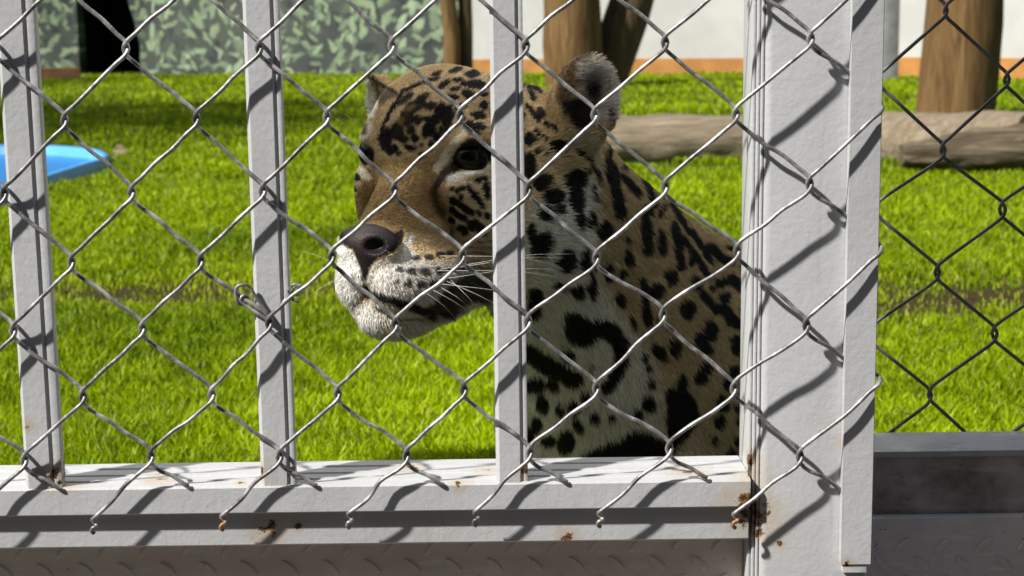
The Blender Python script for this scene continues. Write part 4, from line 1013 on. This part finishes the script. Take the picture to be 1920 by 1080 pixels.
    for a in [(1107, 684, 4, 3, 0), (1205, 666, 6, 8, 0), (1215, 687, 6, 9, -10), (1218, 714, 7, 9, 0), (1232, 656, 11, 18, -38), (1261, 649, 11, 16, 0), (1307, 634, 12, 14, -30), (1318, 650, 10, 14, -20), (1330, 627, 9, 10, 0), (1376, 646, 11, 18, -8), (1318, 685, 10, 10, 0), (1309, 703, 11, 13, 0), (1374, 692, 13, 10, 0), (1360, 714, 9, 15, 0), (1350, 752, 11, 16, 0), (1213, 752, 12, 15, -20), (1193, 772, 11, 10, 10), (1114, 779, 9, 11, -20), (1146, 780, 7, 7, 0), (1075, 757, 12, 10, 20), (1097, 740, 10, 8, 20), (1051, 764, 8, 12, -25), (1083, 791, 7, 15, -28), (1061, 822, 15, 22, 8), (1018, 750, 10, 18, -15), (1008, 790, 9, 14, 0), (1030, 822, 14, 10, 0), (996, 812, 8, 20, 0), (1345, 786, 10, 13, 0), (1380, 786, 5, 7, 0), (1380, 822, 8, 10, 0), (1335, 822, 6, 8, 0), (1367, 847, 11, 10, 0), (1378, 762, 5, 8, 0), (1398, 795, 5, 12, 0), (1398, 742, 8, 9, 0), (960, 640, 12, 18, 20), (940, 690, 14, 12, 0), (960, 740, 10, 20, 0)]: ell(*a)
    poly([(1270, 695), (1283, 699), (1286, 728), (1302, 745), (1308, 769), (1304, 790), (1287, 815), (1265, 840), (1252, 856), (1246, 815), (1244, 755), (1243, 727), (1260, 719)], BLACK, 3)
    poly([(1105, 838), (1157, 820), (1181, 805), (1205, 803), (1227, 813), (1250, 822), (1260, 870), (1088, 870), (1088, 851)], BLACK, 4)
    # fine mottling of the ground hairs
    m = (vnoise(q, 1 / 2.4, 51).reshape(CH, CW) - .5) * 0.55 + (vnoise(q, 1 / 14.0, 52).reshape(CH, CW) - .5) * 0.22
    C *= (1 + m)[..., None]
    # nose leather mask
    N = np.zeros((CH, CW))
    P = np.array([(636, 431), (651, 421), (673, 418), (702, 419), (724, 426), (740, 436), (755, 429), (759, 440), (753, 458), (738, 473), (716, 482), (702, 491), (693, 507), (687, 528), (681, 526), (676, 507), (667, 484), (660, 469), (645, 463), (636, 450)], float)
    d = np.full(xx.shape, 1e9); ins = np.zeros(xx.shape, bool)
    for i in range(len(P)):
        ax, ay = P[i]; bx, by = P[(i + 1) % len(P)]; ex, ey = bx - ax, by - ay
        t = np.clip(((xx - ax) * ex + (yy - ay) * ey) / (ex * ex + ey * ey + 1e-9), 0, 1)
        d = np.minimum(d, np.hypot(xx - ax - t * ex, yy - ay - t * ey)); ins ^= ((ay > yy) != (by > yy)) & (xx < ex * (yy - ay) / (ey + 1e-12) + ax)
    N = sm(np.where(ins, -d, d), 2.0)
    leather = np.zeros_like(C); leather[:] = (0.014, 0.011, 0.012)
    g = np.exp(-(((xx - 683) / 20) ** 2 + ((yy - 450) / 30) ** 2))[..., None]
    leather = leather * (1 - g * .9) + np.array((0.034, 0.021, 0.020)) * g * .8
    g2 = np.exp(-((yy - 427) / 8) ** 2)[..., None]; leather = leather * (1 - g2 * .4) + np.array((0.04, 0.04, 0.043)) * g2 * .4  # paler strip paints a highlight along the top of the nose
    C = C * (1 - N[..., None]) + leather * N[..., None]
    return np.clip(C, 0.004, 0.9), N

def back_coat(P):
    """rosettes for the sides the photograph does not show"""
    q = P * 17.0; i = np.floor(q).astype(int); f1 = np.full(len(P), 9.0); f2 = np.full(len(P), 9.0)
    for a in (-1, 0, 1):
        for b in (-1, 0, 1):
            for c in (-1, 0, 1):
                ii = i + np.array([a, b, c])
                h = lambda s: (((ii[:, 0] * 73856093) ^ (ii[:, 1] * 19349663) ^ (ii[:, 2] * 83492791) ^ s * 2654435) % 9973) / 9973.0
                pt = ii + np.stack([h(1), h(2), h(3)], 1)
                d = np.linalg.norm(q - pt, axis=1); f2 = np.minimum(f2, np.maximum(f1, d)); f1 = np.minimum(f1, d)
    ring = ((f1 > 0.30) & (f1 < 0.47) & (vnoise(P, 60, 3) > 0.32)) | (f1 < 0.10)
    base = np.array((0.56, 0.40, 0.185))[None] * (0.85 + 0.3 * vnoise(P, 30, 9))[:, None]
    low = np.clip((0.10 - P[:, 2]) / 0.08, 0, 1)[:, None] * 0.6
    base = base * (1 - low) + np.array((0.55, 0.5, 0.42)) * low
    return np.where(ring[:, None], np.array(BLACK), base)

def build_jaguar():
    fld = jaguar_field(); fld.bake(); V, F = fld.nets()
    # one linear subdivision, then pull the vertices onto the exact surface
    E = np.sort(np.concatenate([F[:, [0, 1]], F[:, [1, 2]], F[:, [2, 3]], F[:, [3, 0]]]), axis=1)
    key = E[:, 0] * (len(V) + 1) + E[:, 1]; uq, inv = np.unique(key, return_inverse=True)
    ea, eb = uq // (len(V) + 1), uq % (len(V) + 1); nf = len(F); inv = inv.reshape(4, nf)
    Vm = (V[ea] + V[eb]) / 2; Vc = V[F].mean(1); o1 = len(V); o2 = o1 + len(Vm)
    keepf = np.ones(nf, bool)
    c = np.arange(nf) + o2
    m0, m1, m2, m3 = (inv[k] + o1 for k in range(4))
    F2 = np.concatenate([np.stack([F[:, 0], m0, c, m3], 1), np.stack([F[:, 1], m1, c, m0], 1), np.stack([F[:, 2], m2, c, m1], 1), np.stack([F[:, 3], m3, c, m2], 1)])
    V2 = np.concatenate([V, Vm, Vc]); F = F2
    def grad(X, e=0.0012):
        return np.stack([fld.ev(X + d) - fld.ev(X - d) for d in np.eye(3) * e], 1) / (2 * e)
    g = grad(V2); gl = np.linalg.norm(g, axis=1); ok = gl > 0.3
    for it in range(2):
        d = fld.ev(V2); st = np.clip(d / np.maximum(gl, .3), -.003, .003)
        V2[ok] -= (g / np.maximum(gl, 1e-6)[:, None] * st[:, None])[ok]
    Nn = g / np.maximum(gl, 1e-6)[:, None]
    coat, nose = make_coat()
    def sample(img, px, py):
        x = np.clip(px - CX0, 0, CW - 1.001); y = np.clip(py - CY0, 0, CH - 1.001); i = x.astype(int); j = y.astype(int); a = x - i; b = y - j
        if img.ndim == 3: a = a[:, None]; b = b[:, None]
        return img[j, i] * (1 - a) * (1 - b) + img[j, i + 1] * a * (1 - b) + img[j + 1, i] * (1 - a) * b + img[j + 1, i + 1] * a * b
    def color(P, N):
        px, py = proj(P); vd = CAM - P; vd /= np.linalg.norm(vd, axis=1)[:, None]
        fc = (N * vd).sum(1); w = np.clip((fc + 0.45) / 0.3, 0, 1)
        inside = (px > CX0 + 4) & (px < CX0 + CW - 4) & (py > CY0 + 4) & (py < CY0 + CH - 4) & (P[:, 1] < 1.85)
        w = w * inside
        return sample(coat, px, py) * w[:, None] + back_coat(P) * (1 - w[:, None]), sample(nose, px, py) * (w > .5)
    c3, nm = color(V2, Nn)
    hd = (V2 - E0) @ HB.T * 1000
    nm = nm * (hd[:, 0] > 45)
    t = NT('jaguar coat'); at = t.new('ShaderNodeAttribute', attribute_name='coat'); na = t.new('ShaderNodeAttribute', attribute_name='leather')
    t.bs(col=at.outputs['Color'], rough=t.math('SUBTRACT', 0.85, t.math('MULTIPLY', na.outputs['Fac'], 0.38)), spec=0.18)
    bp = t.new('ShaderNodeBump'); bp.inputs['Distance'].default_value = 0.0006; t.l.new(t.math('MULTIPLY', na.outputs['Fac'], 0.5), bp.inputs['Strength'])
    vo = t.new('ShaderNodeTexVoronoi'); vo.inputs['Scale'].default_value = 700; t.l.new(t.pos(), vo.inputs['Vector']); t.l.new(vo.outputs['Distance'], bp.inputs['Height']); t.l.new(bp.outputs[0], t.b.inputs['Normal'])
    o = np_mesh('jaguar', V2 , F, t.m)
    C4 = np.ones((len(V2), 4), np.float32); C4[:, :3] = c3
    o.data.color_attributes.new('coat', 'FLOAT_COLOR', 'POINT').data.foreach_set('color', C4.ravel())
    o.data.attributes.new('leather', 'FLOAT', 'POINT').data.foreach_set('value', nm.astype(np.float32))
    tag(o, 'spotted jaguar sitting behind the bars with its head turned to the left', 'jaguar')
    # eyes
    et = NT('jaguar eye'); oc = et.new('ShaderNodeTexCoord').outputs['Object']
    sp = et.new('ShaderNodeSeparateXYZ'); et.l.new(oc, sp.inputs[0])
    rr = et.math('SQRT', et.math('ADD', et.math('MULTIPLY', sp.outputs[0], sp.outputs[0]), et.math('MULTIPLY', sp.outputs[1], sp.outputs[1])))
    et.bs(col=et.ramp(rr, [(0.0, (0.002, 0.002, 0.002)), (0.0062, (0.002, 0.002, 0.002)), (0.0072, (0.018, 0.015, 0.006)), (0.0095, (0.012, 0.010, 0.004)), (0.0104, (0.004, 0.003, 0.003))]), rough=0.08, spec=0.16)
    bpy_me = None
    for s in (1, -1):
        import bmesh
        bm = bmesh.new(); bmesh.ops.create_uvsphere(bm, u_segments=32, v_segments=24, radius=0.0150)
        for f_ in bm.faces: f_.smooth = True
        me = bpy.data.meshes.new('eye'); bm.to_mesh(me); bm.free(); me.materials.append(et.m)
        e = bpy.data.objects.new('eye', me); COL.objects.link(e); e.parent = o
        p = H(-1.5, 51, -1.5) if s > 0 else H(-4.5, -47, -1.0); e.location = tuple(p)
        gaze = HF * 0.94 + HL * 0.30 * s + np.array([0, 0, 0.06])
        e.rotation_euler = Vector(gaze).to_track_quat('Z', 'Y').to_euler()
    # fur
    T = np.concatenate([F[:, [0, 1, 2]], F[:, [0, 2, 3]]]); a, b, c = V2[T[:, 0]], V2[T[:, 1]], V2[T[:, 2]]
    ar = np.linalg.norm(np.cross(b - a, c - a), axis=1) / 2; ctr = (a + b + c) / 3
    hc_ = (ctr - E0) @ HB.T * 1000
    dens = np.where(ctr[:, 1] < 1.78, 1.0, 0.12); dens = np.where(np.linalg.norm(hc_ - np.array([-20, 0, -40]), axis=1) < 150, 1.5, dens); dens = np.where(ctr[:, 2] < 0.18, 0.1, dens)
    wgt = ar * dens; NS = FUR_N
    ti = rng.choice(len(T), NS, p=wgt / wgt.sum()); r1 = np.sqrt(rng.random(NS))[:, None]; r2 = rng.random(NS)[:, None]
    P = a[ti] * (1 - r1) + b[ti] * r1 * (1 - r2) + c[ti] * r1 * r2
    N = Nn[T[ti]].mean(1); N /= np.linalg.norm(N, axis=1)[:, None] + 1e-9
    col, lea = color(P, N)
    hd = (P - E0) @ HB.T * 1000
    lea = lea * (hd[:, 0] > 45)
    eyed = np.minimum(*[np.linalg.norm(hd - np.array([12, 53 * s, -2]), axis=1) for s in (1, -1)])
    k = (lea < 0.4) & (eyed > 13.5)
    P, N, col, hd = P[k], N[k], col[k], hd[k]; NS = len(P)
    f_, l_, u_ = hd.T
    nosep = H(85, 0, -65)
    D = P - nosep; D /= np.linalg.norm(D, axis=1)[:, None]
    headw = np.clip((165 - np.linalg.norm(hd - np.array([-20, 0, -40]), axis=1)) / 40, 0, 1)[:, None]
    D = D * (0.35 + 0.65 * headw) + np.array([0.15, 0.3, -0.75]) * (1 - headw)
    Dt = D - N * (D * N).sum(1)[:, None]; Dt /= np.linalg.norm(Dt, axis=1)[:, None] + 1e-9
    L = np.full(NS, 0.0050)
    L = np.where(np.linalg.norm(hd - np.array([-30, 0, 10]), axis=1) < 100, 0.0030, L)
    L = np.where((f_ > 12) & (u_ > -88), 0.0023, L)
    L = np.where((f_ > 5) & (u_ <= -88), 0.0032, L)
    L = np.where((u_ < -128), 0.0075, L)
    L = np.where((f_ < -60) & (u_ < 10) & (u_ > -120) & (l_ > 50), 0.0085, L)
    L = np.where((P[:, 1] > 1.5) & (P[:, 2] < 0.50), 0.0075, L)
    ew = np.linalg.norm(P - EAR_C, axis=1) < 0.05; inner = ew & ((N * EAR_N).sum(1) > 0.2) & (((P - EAR_C) @ EAR_N) > -0.012)
    L = np.where(ew, 0.0032, L); L = np.where(inner, 0.0055, L)
    Dt = np.where(inner[:, None], Dt * 0.35 + np.array([0.55, -0.25, 0.55]), Dt)
    Dt /= np.linalg.norm(Dt, axis=1)[:, None]
    L = L * (0.65 + 0.6 * rng.random(NS))
    lift = (0.30 + 0.25 * rng.random(NS))[:, None]
    clump = np.stack([vnoise(P, 110, s) - .5 for s in (61, 62, 63)], 1) * 0.5 + rng.normal(0, .10, (NS, 3))
    D1 = Dt + N * (lift + 0.25) + clump * .6; D1 /= np.linalg.norm(D1, axis=1)[:, None]
    D2 = Dt + N * (lift * 0.3) + clump + np.array([0, 0, -0.10]); D2 /= np.linalg.norm(D2, axis=1)[:, None]
    pts = np.stack([P - N * 0.0006, P + D1 * (L * .35)[:, None], P + D1 * (L * .35)[:, None] + D2 * (L * .35)[:, None], P + D1 * (L * .35)[:, None] + D2 * (L * .7)[:, None] + np.array([0, 0, -0.0006])], 1)
    hc = bpy.data.hair_curves.new('fur'); hc.add_curves([4] * NS)
    hc.attributes['position'].data.foreach_set('vector', pts.astype(np.float32).ravel())
    ra = hc.attributes.get('radius') or hc.attributes.new('radius', 'FLOAT', 'POINT')
    ra.data.foreach_set('value', np.tile(np.array([0.00030, 0.00027, 0.00020, 0.00005], np.float32), NS))
    col = np.clip(col * (0.70 + 0.60 * rng.random(NS))[:, None], .003, .92)
    fa = hc.attributes.new('fur_color', 'FLOAT_COLOR', 'CURVE'); C4 = np.ones((NS, 4), np.float32); C4[:, :3] = col; fa.data.foreach_set('color', C4.ravel())
    ft = NT('jaguar fur'); fat = ft.new('ShaderNodeAttribute', attribute_name='fur_color'); ft.bs(col=fat.outputs['Color'], rough=0.55, spec=0.25)
    hc.materials.append(ft.m)
    fo = bpy.data.objects.new('fur', hc); COL.objects.link(fo); fo.parent = o
    # whiskers
    wt = NT('white whisker'); wt.bs(col=(0.52, 0.50, 0.46), rough=0.5)
    def whisk(a, pts):
        P = catmull([W(*a)] + [W(*q) for q in pts], 0.006)
        V, Fw = tube(P, 0.00021, 5, 0.00006); mesh_obj('whisker', V, Fw, wt.m, o, True)
    Yn = 1.288
    for (x, y), e in (((800, 508), (1055, 515)), ((815, 507), (1075, 470)), ((790, 530), (1050, 498)), ((812, 531), (1000, 560)), ((845, 504), (1060, 478)), ((824, 480), (1040, 490)), ((835, 526), (960, 590)), ((790, 532), (900, 600)), ((770, 530), (862, 600)), ((845, 525), (905, 592)), ((820, 535), (890, 585))):
        mx, my = (x + e[0]) / 2, (y + e[1]) / 2
        whisk((x, y, Yn + .006), [((2 * x + e[0]) / 3, (2 * y + e[1]) / 3 - 3, Yn - .012), ((x + 2 * e[0]) / 3, (y + 2 * e[1]) / 3 - 4, Yn - .012), (e[0], e[1] + 6, Yn + .0)])
    for (x, y), e in (((648, 510), (560, 470)), ((650, 520), (575, 560)), ((645, 500), (590, 440)), ((690, 245), (600, 196)), ((668, 255), (610, 215))):
        Yw = 1.30 if y > 400 else 1.37
        whisk((x, y, Yw), [((2 * x + e[0]) / 3, (2 * y + e[1]) / 3 - 6, Yw - .005), ((x + 2 * e[0]) / 3, (y + 2 * e[1]) / 3 - 6, Yw - .005), (e[0], e[1], Yw)])
    return o
FUR_N = 330000

# ------------------------------------------------------------------ added unseen cloth and wall that shape the light; trees outside the frame
def build_fill_wall():  # wall added out of view to cut sky fill on the fence
    m = mat_simple('grey brown fill wall', (0.20, 0.17, 0.155), 0.85, 3, 0.3)
    V = [(x, y, z) for z in (-.02, 3.9) for (x, y) in ((-14, -3.2), (14, -3.2), (14, -2.6), (-14, -2.6))]
    o = mesh_obj('fill_wall', V, [(0, 3, 2, 1), (4, 5, 6, 7), (0, 1, 5, 4), (1, 2, 6, 5), (2, 3, 7, 6), (3, 0, 4, 7)], m)
    tag(o, 'added unseen grey-brown wall behind the viewer, cutting the sky fill on the fence', 'wall')
def build_tree(xy, zc, rad, label, seed):
    r = np.random.default_rng(seed)
    bark = mat_wood('tree bark', (0.04, 0.03, 0.02), (0.09, 0.07, 0.05), (0.15, 0.12, 0.09))
    t = NT('tree leaves'); t.bs(col=(0.06, 0.11, 0.02), rough=0.6)
    root = empty('leafy_tree', (*xy, 0), label, 'tree')
    P = [(xy[0] + .1 * math.sin(z * 1.5), xy[1] + .1 * math.cos(z), z) for z in np.linspace(-.1, zc, 12)]
    V, F = log_mesh(P, np.linspace(.24, .09, 12), 14, seed); mesh_obj('trunk', V, F, bark, root, True)
    c = np.array([*xy, zc])
    for k in range(7):
        a = k * 0.9 + r.random() * .5; e = c + np.array([math.cos(a), math.sin(a), .35]) * rad * .75
        b = np.array([xy[0], xy[1], zc * (.45 + .06 * k)]); Q = [b, (b + e) / 2 + [0, 0, .25], e]
        V, F = tube(catmull(Q, .2), .08, 7, .02); mesh_obj('limb', V, F, bark, root, True)
    cl = r.normal(size=(60, 3)); cl /= np.linalg.norm(cl, axis=1)[:, None]; cl = c + cl * (rad * (0.35 + .6 * r.random((60, 1)))) * [1, 1, .75]
    n = 6200; p = cl[r.integers(0, 60, n)] + r.normal(size=(n, 3)) * .42
    a = r.normal(size=(n, 3)); a /= np.linalg.norm(a, axis=1)[:, None]; b = np.cross(a, r.normal(size=(n, 3))); b /= np.linalg.norm(b, axis=1)[:, None]
    V = np.stack([p - a * .10, p + b * .05, p + a * .10, p - b * .05], 1).reshape(-1, 3)
    o = np_mesh('crown', V, np.arange(4 * n).reshape(-1, 4), t.m, root, False)

def build_shade():  # invented cloth out of view; keeps direct sun off the jaguar and diffuses it
    t = NT('unseen shade cloth'); p = t.pos()
    t.bs(col=(0.70, 0.68, 0.62), rough=0.9, spec=0.1)
    tr = t.new('ShaderNodeBsdfTranslucent'); tr.inputs[0].default_value = (0.95, 0.93, 0.88, 1)
    mx = t.new('ShaderNodeMixShader'); mx.inputs[0].default_value = 0.88
    t.l.new(t.b.outputs[0], mx.inputs[1]); t.l.new(tr.outputs[0], mx.inputs[2]); t.l.new(mx.outputs[0], t.out.inputs[0])
    n = 14; V = []; F = []
    x0, x1, y0, y1, z = -0.95, 0.42, 1.075, 1.95, 0.90
    for i in range(n):
        for j in range(n):
            a, b = i / (n - 1), j / (n - 1)
            V.append((x0 + (x1 - x0) * a, y0 + (y1 - y0) * b, z - 0.02 * math.sin(math.pi * a) * math.sin(math.pi * b)))
    for i in range(n - 1):
        for j in range(n - 1): F.append((i * n + j, (i + 1) * n + j, (i + 1) * n + j + 1, i * n + j + 1))
    o = mesh_obj('added_shade_cloth', V, F, t.m, None, True)
    tag(o, 'unseen shade cloth added above the jaguar to soften the sun on it', 'shade cloth')

build_pool()
build_ground()
build_backdrop()
build_timber()
info = build_gate()
build_chain(info)
build_side_gate(info)
build_jaguar()
build_shade()
build_fill_wall()
build_tree((-7.9, 9.9), 5.2, 3.5, 'broad leafy tree on the lawn beyond the left edge, shading the far grass', 5)
build_tree((-13.0, 18.5), 5.2, 3.4, 'leafy tree standing before the mural wall beyond the left edge', 9)
build_grass()
